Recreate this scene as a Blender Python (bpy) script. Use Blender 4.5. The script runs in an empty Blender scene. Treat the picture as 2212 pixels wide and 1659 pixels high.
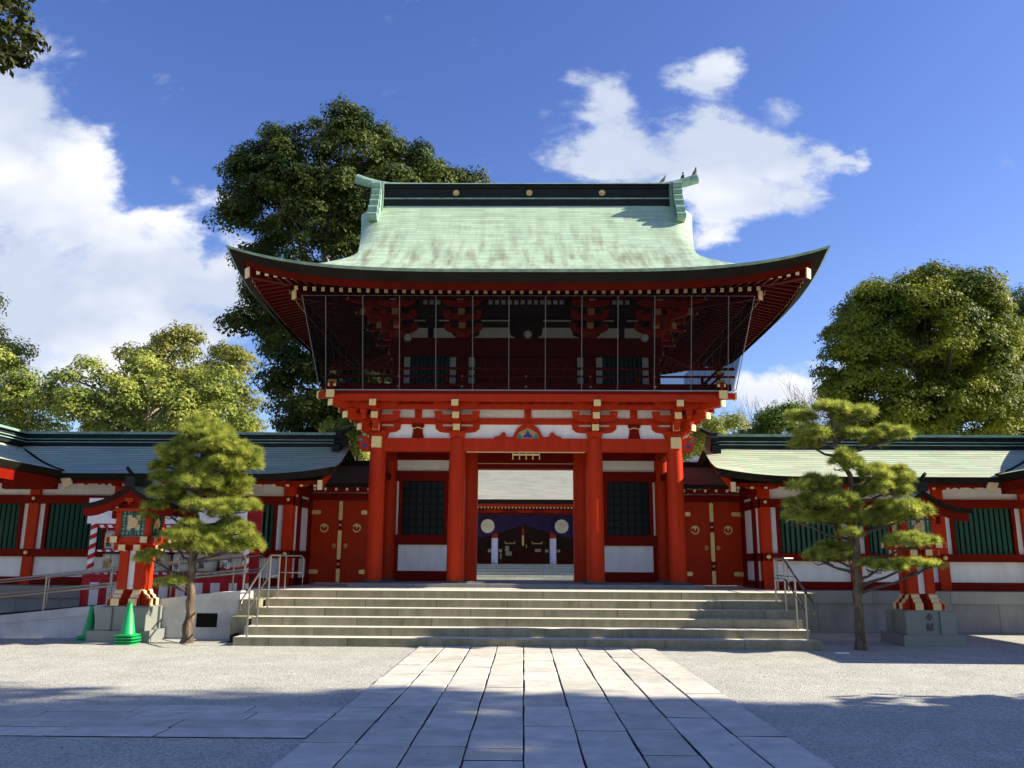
import bpy, math, random
import numpy as np
from math import sin, cos, pi, radians, sqrt
from mathutils import Vector, Matrix

random.seed(7); RNG = np.random.default_rng(11)
SC = bpy.context.scene
COL = SC.collection

# ---------------------------------------------------------------- camera
F, CX, CY = 1790.0, 1106.0, 829.5          # the photograph measured on a 2212 x 1659 grid
PITCH, YAW, ROLL = radians(12.1), radians(0.85), radians(0.35)
CAM = Vector((-0.05, 0.0, 1.56))
fw = Vector((-sin(YAW)*cos(PITCH), cos(YAW)*cos(PITCH), sin(PITCH)))
r0 = Vector((cos(YAW), sin(YAW), 0)); u0 = r0.cross(fw)
rt = r0*cos(ROLL) + u0*sin(ROLL); up = -r0*sin(ROLL) + u0*cos(ROLL)
cam = bpy.data.cameras.new('camera'); camo = bpy.data.objects.new('camera', cam); COL.objects.link(camo)
cam.sensor_width = 36; cam.lens = 36*F/2212; cam.clip_end = 2000; cam.clip_start = 0.1
M3 = Matrix((rt, up, -fw)).transposed()
camo.matrix_world = Matrix.Translation(CAM) @ M3.to_4x4()
SC.camera = camo

def ray(px, py): return fw + rt*((px-CX)/F) + up*((CY-py)/F)
def at(px, py, Y):                       # a measured point at depth Y -> x, z
    d = ray(px, py); t = Y/d.y; p = CAM + d*t
    return (p.x, p.z)

# ---------------------------------------------------------------- sky and sun
SUN_EL, SUN_AZ = radians(31.0), radians(90.0)   # azimuth from +Y towards +X
EXPO = 1.25
SC.view_settings.view_transform = 'Standard'; SC.view_settings.look = 'None'
SC.view_settings.exposure = EXPO; SC.view_settings.gamma = 1.0
SC.cycles.use_denoising = True
SC.cycles.max_bounces = 6
sd = Vector((cos(SUN_EL)*sin(SUN_AZ), cos(SUN_EL)*cos(SUN_AZ), sin(SUN_EL)))
sun = bpy.data.lights.new('sun', 'SUN'); sun.energy = 5.0; sun.angle = radians(0.5); sun.color = (1.0, 0.90, 0.745)
suno = bpy.data.objects.new('sun', sun); COL.objects.link(suno)
suno.rotation_euler = sd.to_track_quat('Z', 'Y').to_euler(); suno.location = (20, 5, 30)

world = bpy.data.worlds.new("World"); SC.world = world; world.use_nodes = True
def build_world():
    nt = world.node_tree; N = nt.nodes; L = nt.links; N.clear()
    out = N.new('ShaderNodeOutputWorld'); bg = N.new('ShaderNodeBackground'); L.new(bg.outputs[0], out.inputs[0])
    sky = N.new('ShaderNodeTexSky'); sky.sky_type = 'NISHITA'; sky.sun_disc = False
    sky.sun_elevation = SUN_EL; sky.sun_rotation = SUN_AZ; sky.air_density = 1.0; sky.dust_density = 0.4; sky.ozone_density = 2.0
    hs = N.new('ShaderNodeHueSaturation'); hs.inputs['Saturation'].default_value = 1.23; hs.inputs['Value'].default_value = 1.0
    hs.inputs['Hue'].default_value = 0.522
    L.new(sky.outputs[0], hs.inputs['Color'])
    def m(op, a, b=None, c=None, clamp=False):
        n = N.new('ShaderNodeMath'); n.operation = op; n.use_clamp = clamp
        for i, v in enumerate((a, b, c)):
            if v is None: continue
            if isinstance(v, (int, float)): n.inputs[i].default_value = v
            else: L.new(v, n.inputs[i])
        return n.outputs[0]
    tc = N.new('ShaderNodeTexCoord'); sep = N.new('ShaderNodeSeparateXYZ'); L.new(tc.outputs['Generated'], sep.inputs[0])
    yy = m('MAXIMUM', sep.outputs[1], 0.05)
    u = m('DIVIDE', sep.outputs[0], yy); v = m('DIVIDE', sep.outputs[2], yy)
    nz = N.new('ShaderNodeTexNoise'); nz.inputs['Scale'].default_value = 9.0; nz.inputs['Detail'].default_value = 10; nz.inputs['Roughness'].default_value = .60
    cb = N.new('ShaderNodeCombineXYZ'); L.new(u, cb.inputs[0]); L.new(m('MULTIPLY', v, 1.5), cb.inputs[1]); L.new(cb.outputs[0], nz.inputs['Vector'])
    nz.inputs['Distortion'].default_value = .25
    nb = N.new('ShaderNodeTexNoise'); nb.inputs['Scale'].default_value = 2.6; nb.inputs['Detail'].default_value = 4
    mpn = N.new('ShaderNodeMapping'); mpn.inputs['Location'].default_value = (3.1, 1.7, 0); L.new(cb.outputs[0], mpn.inputs[0]); L.new(mpn.outputs[0], nb.inputs['Vector'])
    wn = N.new('ShaderNodeTexNoise'); wn.inputs['Scale'].default_value = 6.0; wn.inputs['Detail'].default_value = 9; wn.inputs['Roughness'].default_value = .62
    L.new(cb.outputs[0], wn.inputs['Vector']); ws = N.new('ShaderNodeSeparateColor'); L.new(wn.outputs['Color'], ws.inputs[0])
    u = m('ADD', u, m('MULTIPLY', m('SUBTRACT', ws.outputs[0], .5), .17)); v = m('ADD', v, m('MULTIPLY', m('SUBTRACT', ws.outputs[1], .5), .15))
    blobs = [(0,250,150,130,1.2),(80,400,150,110,1.1),(190,330,60,40,.5),(120,540,260,120,1.2),(330,520,110,70,.9),(40,660,330,110,1.2),(330,620,190,80,1.1),(460,650,90,45,.8),
             (150,770,400,70,.9),(300,390,40,25,-.5),(470,430,60,22,.5),(500,610,60,60,.7),(440,560,22,40,-.6),(180,480,70,18,-.25),
             (1335,235,62,52,.95),(1290,300,75,60,.9),(1245,350,70,42,.8),(1370,345,80,50,.9),(1465,300,60,46,.9),(1555,285,75,46,.95),(1645,305,75,52,.95),(1725,355,62,52,.9),(1480,375,110,52,.85),(1600,390,110,55,.9),(1555,455,65,42,.75),(1560,505,55,26,.6),(1655,445,62,36,.65),(1820,338,75,20,.75),(1880,338,26,20,.5),(1530,150,70,40,.85),(1510,190,60,28,.75),(1590,180,50,40,.35),(1250,172,60,26,.65),(1700,222,55,20,.5),
             (1690,815,90,48,1.0),(1600,850,70,45,.6),(1950,860,260,70,.75),(2150,700,60,30,.4),(770,560,300,90,.35)]
    tot = None
    for (bx, by, rx, ry, w) in blobs:
        d = ray(bx, by); du, dv = d.x/d.y, d.z/d.y
        sx = F/rx*0.98; d2 = ray(bx, by-ry); sv = 1.0/abs(d2.z/d2.y - dv)
        a = m('MULTIPLY', m('SUBTRACT', u, du), sx); b = m('MULTIPLY', m('SUBTRACT', v, dv), sv)
        r2 = m('ADD', m('MULTIPLY', a, a), m('MULTIPLY', b, b))
        g = m('MULTIPLY', m('EXPONENT', m('MULTIPLY', r2, -0.9)), w)
        tot = g if tot is None else m('ADD', tot, g)
    tot = m('MINIMUM', tot, 1.15)
    dens = m('ADD', tot, m('MULTIPLY', m('SUBTRACT', nz.outputs[0], .5), 2.3))
    mr = N.new('ShaderNodeMapRange'); mr.interpolation_type = 'SMOOTHSTEP'; mr.inputs['From Min'].default_value = .30; mr.inputs['From Max'].default_value = 1.12
    L.new(dens, mr.inputs[0])
    front = m('GREATER_THAN', sep.outputs[1], 0.06)
    alpha = m('MULTIPLY', mr.outputs[0], front)
    cr = N.new('ShaderNodeMapRange'); cr.inputs['From Min'].default_value = .40; cr.inputs['From Max'].default_value = .58
    L.new(nb.outputs[0], cr.inputs[0])
    cc = N.new('ShaderNodeMix'); cc.data_type = 'RGBA'; cc.inputs[6].default_value = (3.2, 3.6, 4.4, 1); cc.inputs[7].default_value = (5.9, 5.9, 6.0, 1)
    L.new(cr.outputs[0], cc.inputs[0])
    mix = N.new('ShaderNodeMix'); mix.data_type = 'RGBA'
    L.new(alpha, mix.inputs[0]); L.new(hs.outputs[0], mix.inputs[6]); L.new(cc.outputs[2], mix.inputs[7])
    L.new(mix.outputs[2], bg.inputs[0]); bg.inputs[1].default_value = 0.085
build_world()

# ---------------------------------------------------------------- materials
def P_(n):
    return n.nodes['Principled BSDF']
def mat(name, col, rough=.6, metal=0.0, var=.15, vs=3.0, bump=0.0, bs=60.0, spec=.5, island=0.0, col2=None, stretch=None, trans=0.0):
    m = bpy.data.materials.new(name); m.use_nodes = True; nt = m.node_tree; N = nt.nodes; L = nt.links
    p = P_(nt); p.inputs['Roughness'].default_value = rough; p.inputs['Metallic'].default_value = metal
    p.inputs['Specular IOR Level'].default_value = spec
    g = N.new('ShaderNodeNewGeometry'); mp = N.new('ShaderNodeMapping')
    if stretch: mp.inputs['Scale'].default_value = stretch
    L.new(g.outputs['Position'], mp.inputs[0])
    nz = N.new('ShaderNodeTexNoise'); nz.inputs['Scale'].default_value = vs; nz.inputs['Detail'].default_value = 6; nz.inputs['Roughness'].default_value = .65
    L.new(mp.outputs[0], nz.inputs['Vector'])
    mr = N.new('ShaderNodeMapRange'); mr.inputs['From Min'].default_value = .3; mr.inputs['From Max'].default_value = .7; L.new(nz.outputs[0], mr.inputs[0])
    mx = N.new('ShaderNodeMix'); mx.data_type = 'RGBA'
    a = [max(0, c*(1-var)) for c in col]; b = [min(1, c*(1+var)) for c in (col if col2 is None else col2)]
    mx.inputs[6].default_value = (*a, 1); mx.inputs[7].default_value = (*b, 1); L.new(mr.outputs[0], mx.inputs[0])
    o = mx.outputs[2]
    if island:
        hs = N.new('ShaderNodeHueSaturation'); m2 = N.new('ShaderNodeMapRange'); m2.inputs['To Min'].default_value = 1-island; m2.inputs['To Max'].default_value = 1+island
        L.new(g.outputs['Random Per Island'], m2.inputs[0]); L.new(m2.outputs[0], hs.inputs['Value']); L.new(o, hs.inputs['Color']); o = hs.outputs[0]
    L.new(o, p.inputs['Base Color'])
    if bump:
        bn = N.new('ShaderNodeTexNoise'); bn.inputs['Scale'].default_value = bs; bn.inputs['Detail'].default_value = 5
        L.new(mp.outputs[0], bn.inputs['Vector'])
        bp = N.new('ShaderNodeBump'); bp.inputs['Strength'].default_value = bump; bp.inputs['Distance'].default_value = .01 if bump < .9 else .04
        L.new(bn.outputs[0], bp.inputs['Height']); L.new(bp.outputs[0], p.inputs['Normal'])
    return m
def leafmat(name, dark, light, trans=.25, ns=.8, bias=-.9, rnd=.75):
    m = bpy.data.materials.new(name); m.use_nodes = True; nt = m.node_tree; N = nt.nodes; L = nt.links
    p = P_(nt); out = N['Material Output']; p.inputs['Roughness'].default_value = .55; p.inputs['Specular IOR Level'].default_value = .15
    g = N.new('ShaderNodeNewGeometry')
    mx = N.new('ShaderNodeMix'); mx.data_type = 'RGBA'; mx.inputs[6].default_value = (*dark, 1); mx.inputs[7].default_value = (*light, 1)
    nz = N.new('ShaderNodeTexNoise'); nz.inputs['Scale'].default_value = ns; nz.inputs['Detail'].default_value = 3; L.new(g.outputs['Position'], nz.inputs['Vector'])
    ad = N.new('ShaderNodeMath'); ad.operation = 'MULTIPLY_ADD'; ad.inputs[1].default_value = rnd; L.new(g.outputs['Random Per Island'], ad.inputs[0])
    sb = N.new('ShaderNodeMath'); sb.operation = 'MULTIPLY_ADD'; sb.inputs[1].default_value = 2.0; sb.inputs[2].default_value = bias; L.new(nz.outputs[0], sb.inputs[0])
    L.new(sb.outputs[0], ad.inputs[2]); ad.use_clamp = True
    L.new(ad.outputs[0], mx.inputs[0]); L.new(mx.outputs[2], p.inputs['Base Color'])
    tr = N.new('ShaderNodeBsdfTranslucent'); L.new(mx.outputs[2], tr.inputs[0])
    ms = N.new('ShaderNodeMixShader'); ms.inputs[0].default_value = trans
    L.new(p.outputs[0], ms.inputs[1]); L.new(tr.outputs[0], ms.inputs[2]); L.new(ms.outputs[0], out.inputs[0])
    return m
def copper(name, c1, c2, c3, rough=.45, row=.115, bw=.62, dirt=.5, spec=.5, line=.64, vtop=100.0):
    """weathered copper sheets laid in courses; UV is in metres along the eave and up the slope"""
    m = bpy.data.materials.new(name); m.use_nodes = True; nt = m.node_tree; N = nt.nodes; L = nt.links
    p = P_(nt); p.inputs['Roughness'].default_value = rough; p.inputs['Specular IOR Level'].default_value = spec
    uv = N.new('ShaderNodeUVMap')
    br = N.new('ShaderNodeTexBrick'); br.inputs['Scale'].default_value = 1; br.inputs['Brick Width'].default_value = bw; br.inputs['Row Height'].default_value = row
    br.inputs['Mortar Size'].default_value = .005; br.inputs['Mortar Smooth'].default_value = .3; br.inputs['Bias'].default_value = 0
    br.inputs['Color1'].default_value = (.80, .82, .80, 1); br.inputs['Color2'].default_value = (1.07, 1.06, 1.04, 1); br.inputs['Mortar'].default_value = (.78, .80, .78, 1)
    L.new(uv.outputs[0], br.inputs['Vector'])
    mp = N.new('ShaderNodeMapping'); mp.inputs['Scale'].default_value = (3.2, .55, 1); L.new(uv.outputs[0], mp.inputs[0])
    nz = N.new('ShaderNodeTexNoise'); nz.inputs['Scale'].default_value = 1.1; nz.inputs['Detail'].default_value = 7; nz.inputs['Roughness'].default_value = .6; L.new(mp.outputs[0], nz.inputs['Vector'])
    sv = N.new('ShaderNodeSeparateXYZ'); L.new(uv.outputs[0], sv.inputs[0])
    r = N.new('ShaderNodeMapRange'); r.inputs['From Min'].default_value = .44; r.inputs['From Max'].default_value = .66; L.new(nz.outputs[0], r.inputs[0])
    mul = N.new('ShaderNodeMath'); mul.operation = 'MULTIPLY'; mul.inputs[1].default_value = dirt; fd = N.new('ShaderNodeMapRange'); fd.inputs['From Min'].default_value = vtop; fd.inputs['From Max'].default_value = vtop*.45; fd.inputs['To Min'].default_value = .12; L.new(sv.outputs[1], fd.inputs[0])
    m3 = N.new('ShaderNodeMath'); m3.operation = 'MULTIPLY'; L.new(r.outputs[0], m3.inputs[0]); L.new(fd.outputs[0], m3.inputs[1]); L.new(m3.outputs[0], mul.inputs[0])
    n2 = N.new('ShaderNodeTexNoise'); n2.inputs['Scale'].default_value = .7; n2.inputs['Detail'].default_value = 5; L.new(uv.outputs[0], n2.inputs['Vector'])
    a = N.new('ShaderNodeMix'); a.data_type = 'RGBA'; a.inputs[6].default_value = (*c1, 1); a.inputs[7].default_value = (*c2, 1); L.new(n2.outputs[0], a.inputs[0])
    b = N.new('ShaderNodeMix'); b.data_type = 'RGBA'; L.new(mul.outputs[0], b.inputs[0]); L.new(a.outputs[2], b.inputs[6]); b.inputs[7].default_value = (*c3, 1)
    c = N.new('ShaderNodeMix'); c.data_type = 'RGBA'; c.blend_type = 'MULTIPLY'; c.inputs[0].default_value = 1; L.new(b.outputs[2], c.inputs[6]); L.new(br.outputs[0], c.inputs[7])
    su = N.new('ShaderNodeSeparateXYZ'); L.new(uv.outputs[0], su.inputs[0])
    dv = N.new('ShaderNodeMath'); dv.operation = 'DIVIDE'; dv.inputs[1].default_value = row; L.new(su.outputs[1], dv.inputs[0])
    fr = N.new('ShaderNodeMath'); fr.operation = 'FRACT'; L.new(dv.outputs[0], fr.inputs[0])
    lm = N.new('ShaderNodeMapRange'); lm.inputs['From Min'].default_value = .12; lm.inputs['From Max'].default_value = .38; lm.inputs['To Min'].default_value = line; L.new(fr.outputs[0], lm.inputs[0])
    vm = N.new('ShaderNodeVectorMath'); vm.operation = 'SCALE'; L.new(c.outputs[2], vm.inputs[0]); L.new(lm.outputs[0], vm.inputs['Scale'])
    L.new(vm.outputs[0], p.inputs['Base Color'])
    bp = N.new('ShaderNodeBump'); bp.inputs['Strength'].default_value = .3; bp.inputs['Distance'].default_value = .01; bp.invert = True
    L.new(br.outputs[1], bp.inputs['Height']); L.new(bp.outputs[0], p.inputs['Normal'])
    return m
def slabmat(name, c1, c2, bw, bh, stain=.5, green=False):
    """stone with procedural joints, in metres, on world position x / z or x / y"""
    m = bpy.data.materials.new(name); m.use_nodes = True; nt = m.node_tree; N = nt.nodes; L = nt.links
    p = P_(nt); p.inputs['Roughness'].default_value = .8; p.inputs['Specular IOR Level'].default_value = .25
    uv = N.new('ShaderNodeUVMap'); g = N.new('ShaderNodeNewGeometry')
    br = N.new('ShaderNodeTexBrick'); br.inputs['Scale'].default_value = 1; br.inputs['Brick Width'].default_value = bw; br.inputs['Row Height'].default_value = bh
    br.inputs['Mortar Size'].default_value = .007; br.inputs['Mortar Smooth'].default_value = .2
    br.inputs['Color1'].default_value = (.86, .86, .86, 1); br.inputs['Color2'].default_value = (1.08, 1.08, 1.08, 1); br.inputs['Mortar'].default_value = (.3, .3, .3, 1)
    L.new(uv.outputs[0], br.inputs['Vector'])
    mp = N.new('ShaderNodeMapping'); mp.inputs['Scale'].default_value = (3, 3, 1.0); L.new(g.outputs['Position'], mp.inputs[0])
    nz = N.new('ShaderNodeTexNoise'); nz.inputs['Scale'].default_value = 1.2; nz.inputs['Detail'].default_value = 8; nz.inputs['Roughness'].default_value = .7; L.new(mp.outputs[0], nz.inputs['Vector'])
    r = N.new('ShaderNodeMapRange'); r.inputs['From Min'].default_value = .35; r.inputs['From Max'].default_value = .7; L.new(nz.outputs[0], r.inputs[0])
    s = N.new('ShaderNodeMath'); s.operation = 'MULTIPLY'; s.inputs[1].default_value = stain*1.6; s.use_clamp = True; L.new(r.outputs[0], s.inputs[0])
    a = N.new('ShaderNodeMix'); a.data_type = 'RGBA'; a.inputs[6].default_value = (*c1, 1); a.inputs[7].default_value = (*c2, 1); L.new(s.outputs[0], a.inputs[0])
    c = N.new('ShaderNodeMix'); c.data_type = 'RGBA'; c.blend_type = 'MULTIPLY'; c.inputs[0].default_value = 1; L.new(a.outputs[2], c.inputs[6]); L.new(br.outputs[0], c.inputs[7])
    L.new(c.outputs[2], p.inputs['Base Color'])
    fn = N.new('ShaderNodeTexNoise'); fn.inputs['Scale'].default_value = 90; L.new(g.outputs['Position'], fn.inputs['Vector'])
    bp = N.new('ShaderNodeBump'); bp.inputs['Strength'].default_value = .25; bp.inputs['Distance'].default_value = .004
    L.new(fn.outputs[0], bp.inputs['Height']); L.new(bp.outputs[0], p.inputs['Normal'])
    return m

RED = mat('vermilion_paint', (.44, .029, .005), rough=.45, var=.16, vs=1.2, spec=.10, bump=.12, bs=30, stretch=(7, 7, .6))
REDD = mat('shade_dark_vermilion', (.165, .007, .002), rough=.5, var=.18, vs=1.6, spec=.06, bump=.08, bs=20)  # vermilion darkened to paint in shade on beams, soffits and the upper storey
EAVE = mat('eave_shade_vermilion', (.085, .0045, .0015), rough=.6, var=.25, vs=1.6, spec=.05)  # vermilion darkened again, the shade under the eaves put into the colour
WHITE = mat('white_plaster', (.84, .83, .80), rough=.85, var=.08, vs=1.5, spec=.2, stretch=(4, 4, .8))
GOLD = mat('gilt_metal', (.78, .56, .22), rough=.42, metal=.55, var=.1, vs=15)
CREAM = mat('cream_painted_wood', (.72, .53, .27), rough=.6, var=.08, vs=12)
DARKP = mat('dark_eave_edge', (.017, .014, .011), rough=.9, var=.3, vs=2, spec=.1)
BLACK = mat('black_lacquer', (.005, .006, .007), rough=.6, var=.2, spec=.15)
RIDGE = mat('dark_ridge_copper', (.012, .015, .016), rough=.6, var=.3, vs=2, spec=.2)
COP = copper('patinated_copper_sheets', (.38, .54, .38), (.56, .70, .50), (.25, .255, .17), dirt=.9, vtop=6.2)
COPC = copper('grey_green_copper_sheets', (.32, .48, .32), (.56, .61, .45), (.54, .51, .41), rough=.55, row=.16, bw=.7, dirt=.8, spec=.12, line=.42)
COPR = mat('patinated_copper_trim', (.20, .32, .25), rough=.55, var=.35, vs=5)
COPL = copper('lantern_copper', (.20, .38, .32), (.40, .55, .45), (.18, .22, .2), rough=.35, row=.10, bw=.3, dirt=.5)
BROWNCOP = copper('brown_copper_sheets', (.13, .10, .10), (.20, .16, .15), (.12, .12, .11), rough=.5, row=.09, bw=.5)
HALLC = copper('pale_hall_roof', (.30, .33, .29), (.40, .39, .34), (.38, .34, .28), row=.1, bw=.6, line=.75)
GREEN = mat('green_lattice_paint', (.008, .085, .045), rough=.5, var=.15)
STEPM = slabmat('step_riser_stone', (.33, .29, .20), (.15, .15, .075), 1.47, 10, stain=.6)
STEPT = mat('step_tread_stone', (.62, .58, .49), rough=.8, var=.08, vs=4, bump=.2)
LAND = slabmat('landing_stone', (.55, .52, .44), (.45, .43, .38), .6, .6, stain=.2)
BASEM = slabmat('grey_base_stone', (.30, .30, .29), (.20, .20, .20), 1.05, 10, stain=.5)
BASEC = slabmat('grey_capping_stone', (.31, .31, .29), (.21, .21, .2), 1.8, 10, stain=.4)
CONC = mat('rendered_concrete', (.50, .50, .48), rough=.85, var=.22, vs=1.6, bump=.15)
GRAN = mat('dark_green_granite', (.20, .215, .19), rough=.4, var=.08, vs=60)
STEEL = mat('brushed_steel', (.26, .25, .24), rough=.32, metal=.9, var=.05)
SOIL = mat('joint_soil', (.035, .033, .028), rough=.95)
BARK = mat('pine_bark', (.115, .078, .052), rough=.95, var=.75, vs=9, bump=1.0, bs=16, stretch=(1.3, 1.3, .5))
BARKD = mat('dark_bark', (.07, .055, .045), rough=.9, var=.4, vs=8, bump=.5)
BARKG = mat('pale_grey_bark', (.24, .20, .16), rough=.9, var=.3, vs=6, bump=.4)
PURP = mat('purple_cloth', (.012, .002, .05), rough=.8, var=.2)
CLOTH = mat('white_cloth', (.78, .78, .80), rough=.85, var=.03)
REDC = mat('red_cloth', (.42, .012, .018), rough=.8, var=.08)
CONE = mat('green_plastic', (.004, .30, .075), rough=.4, var=.1, spec=.5)
NAVY = mat('navy_ink', (.012, .015, .06), rough=.7)
INK = mat('black_ink', (.02, .02, .02), rough=.7)
STRAW = mat('barrel_wrap', (.52, .53, .47), rough=.85, var=.12, vs=9, bump=.4, bs=80)
GREENP = mat('barrel_green_paint', (.02, .22, .09), rough=.7)
REDP = mat('barrel_red_paint', (.45, .03, .015), rough=.7)
OCHRE = mat('barrel_ochre_paint', (.42, .30, .12), rough=.7)
BLUE = mat('blue_paint', (.015, .035, .20), rough=.6)
TEAL = mat('teal_paint', (.03, .16, .15), rough=.6)
PIG = mat('pigeon_feathers', (.07, .07, .085), rough=.7, var=.4, vs=25)
PIGL = mat('pale_pigeon_feathers', (.22, .20, .21), rough=.7, var=.4, vs=25)
PAPER = mat('lantern_paper', (.62, .58, .42), rough=.8, var=.05)
WOODD = mat('dark_wood', (.035, .014, .010), rough=.7, var=.3)

# ---------------------------------------------------------------- mesh helpers
ORG = {}
class MB:
    def __init__(s): s.v = []; s.f = []; s.m = []; s.uv = {}
    def quad(s, pts, m=0, uvs=None):
        b = len(s.v); s.v += [tuple(p) for p in pts]; s.f.append(tuple(range(b, b+len(pts)))); s.m.append(m)
        if uvs: s.uv[len(s.f)-1] = uvs
        return s
    def box(s, x0, x1, y0, y1, z0, z1, m=0, uv=False):
        if x0 > x1: x0, x1 = x1, x0
        b = len(s.v)
        s.v += [(x, y, z) for z in (z0, z1) for y in (y0, y1) for x in (x0, x1)]
        fs = [(0,2,3,1),(4,5,7,6),(0,1,5,4),(2,6,7,3),(0,4,6,2),(1,3,7,5)]
        for k, q in enumerate(fs):
            s.f.append(tuple(b+i for i in q)); s.m.append(m)
            if uv:
                V = [s.v[b+i] for i in q]
                s.uv[len(s.f)-1] = [(p[0], p[1]) if k < 2 else ((p[0], p[2]) if k < 4 else (p[1], p[2])) for p in V]
        return s
    def hexa(s, lo, hi, m=0):
        b = len(s.v); n = len(lo); s.v += [tuple(p) for p in lo] + [tuple(p) for p in hi]
        s.f.append(tuple(b+i for i in range(n))[::-1]); s.m.append(m); s.f.append(tuple(b+n+i for i in range(n))); s.m.append(m)
        for i in range(n):
            j = (i+1) % n; s.f.append((b+i, b+j, b+n+j, b+n+i)); s.m.append(m)
        return s
    def bar(s, p, q, w, h, m=0, side=None):
        p = Vector(p); q = Vector(q); d = (q-p).normalized()
        sd_ = d.cross(Vector((0, 0, 1))) if side is None else Vector(side)
        if sd_.length < 1e-4: sd_ = Vector((1, 0, 0))
        sd_.normalize(); u_ = sd_.cross(d).normalized()
        a, b = sd_*w/2, u_*h/2
        return s.hexa([p-a-b, p+a-b, p+a+b, p-a+b], [q-a-b, q+a-b, q+a+b, q-a+b], m)
    def tube(s, pts, r, n=8, m=0, sq=1.0, cap=True):
        pts = [Vector(p) for p in pts]; k = len(pts)
        rs = r if hasattr(r, '__len__') else [r]*k
        ref = Vector((0, 0, 1)) if abs((pts[-1]-pts[0]).normalized().z) < .9 else Vector((1, 0, 0))
        b = len(s.v)
        for i, p in enumerate(pts):
            t = (pts[min(i+1, k-1)] - pts[max(i-1, 0)]).normalized()
            a = t.cross(ref).normalized(); c = a.cross(t).normalized()
            for j in range(n):
                an = 2*pi*j/n + pi/n
                s.v.append(tuple(p + a*rs[i]*cos(an) + c*rs[i]*sin(an)*sq))
        for i in range(k-1):
            for j in range(n):
                j2 = (j+1) % n; s.f.append((b+i*n+j, b+i*n+j2, b+(i+1)*n+j2, b+(i+1)*n+j)); s.m.append(m)
        if cap:
            s.f.append(tuple(b+j for j in range(n))[::-1]); s.m.append(m); s.f.append(tuple(b+(k-1)*n+j for j in range(n))); s.m.append(m)
        return s
    def lathe(s, prof, c=(0, 0, 0), n=24, m=0, rot=0):
        b = len(s.v); k = len(prof)
        for (r, z) in prof:
            for j in range(n):
                an = 2*pi*j/n + rot; s.v.append((c[0]+r*cos(an), c[1]+r*sin(an), c[2]+z))
        for i in range(k-1):
            mm = m[i] if isinstance(m, (list, tuple)) else m
            for j in range(n):
                j2 = (j+1) % n; s.f.append((b+i*n+j, b+i*n+j2, b+(i+1)*n+j2, b+(i+1)*n+j)); s.m.append(mm)
        m0 = m[0] if isinstance(m, (list, tuple)) else m
        s.f.append(tuple(b+j for j in range(n))[::-1]); s.m.append(m0); s.f.append(tuple(b+(k-1)*n+j for j in range(n))); s.m.append(m0)
        return s
    def pxz(s, poly, y0, y1, m=0): return s.hexa([(x, y0, z) for x, z in poly], [(x, y1, z) for x, z in poly], m)
    def pyz(s, poly, x0, x1, m=0): return s.hexa([(x0, y, z) for y, z in poly], [(x1, y, z) for y, z in poly], m)
    def grid(s, rows, m=0, uvrows=None):
        b = len(s.v); nr = len(rows); nc = len(rows[0])
        for r in rows: s.v += [tuple(p) for p in r]
        for i in range(nr-1):
            for j in range(nc-1):
                s.f.append((b+i*nc+j, b+i*nc+j+1, b+(i+1)*nc+j+1, b+(i+1)*nc+j)); s.m.append(m)
                if uvrows: s.uv[len(s.f)-1] = [uvrows[i][j], uvrows[i][j+1], uvrows[i+1][j+1], uvrows[i+1][j]]
        return s
    def build(s, name, mats, parent=None, smooth=False, fix=True):
        o0 = ORG.get(parent.name, Vector((0, 0, 0))) if parent else Vector((0, 0, 0))
        me = bpy.data.meshes.new(name)
        me.from_pydata([(x-o0[0], y-o0[1], z-o0[2]) for x, y, z in s.v], [], s.f)
        mats = mats if isinstance(mats, (list, tuple)) else [mats]
        for m in mats: me.materials.append(m)
        if len(mats) > 1: me.polygons.foreach_set('material_index', s.m)
        if s.uv:
            ul = me.uv_layers.new(name='UVMap')
            for fi, uvs in s.uv.items():
                ls = me.polygons[fi].loop_start
                for k, uvc in enumerate(uvs): ul.data[ls+k].uv = uvc
        if smooth: me.polygons.foreach_set('use_smooth', [True]*len(me.polygons))
        me.validate(); me.update()
        o = bpy.data.objects.new(name, me); COL.objects.link(o)
        if parent: o.parent = parent; ORG[o.name] = o0
        else: ORG[o.name] = Vector((0, 0, 0))
        return o
def fix_normals(o):
    import bmesh
    bm = bmesh.new(); bm.from_mesh(o.data); bmesh.ops.recalc_face_normals(bm, faces=bm.faces); bm.to_mesh(o.data); bm.free(); return o
def smooth_angle(o, deg=35):
    me = o.data; me.polygons.foreach_set('use_smooth', [True]*len(me.polygons)); me.set_sharp_from_angle(angle=radians(deg)); return o
def tag(o, label, cat, group=None, kind=None):
    o['label'] = label
    if cat: o['category'] = cat
    if group: o['group'] = group
    if kind: o['kind'] = kind
    return o
def thing(name, label, cat, loc=(0, 0, 0), group=None):
    o = bpy.data.objects.new(name, None); COL.objects.link(o); o.location = loc; o.empty_display_size = .1
    ORG[o.name] = Vector(loc); return tag(o, label, cat, group)
def struct(o, label): o['kind'] = 'structure'; o['label'] = label; return o
def dup(root, loc, label, rz=None, scale=None):
    r = root.copy(); COL.objects.link(r); r.location = loc; r['label'] = label
    if rz is not None: r.rotation_euler.z = rz
    if scale: r.scale = scale
    for ch in list(root.children):
        c = ch.copy(); COL.objects.link(c); c.parent = r
        for g in list(ch.children):
            d = g.copy(); COL.objects.link(d); d.parent = c
    return r
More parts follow.
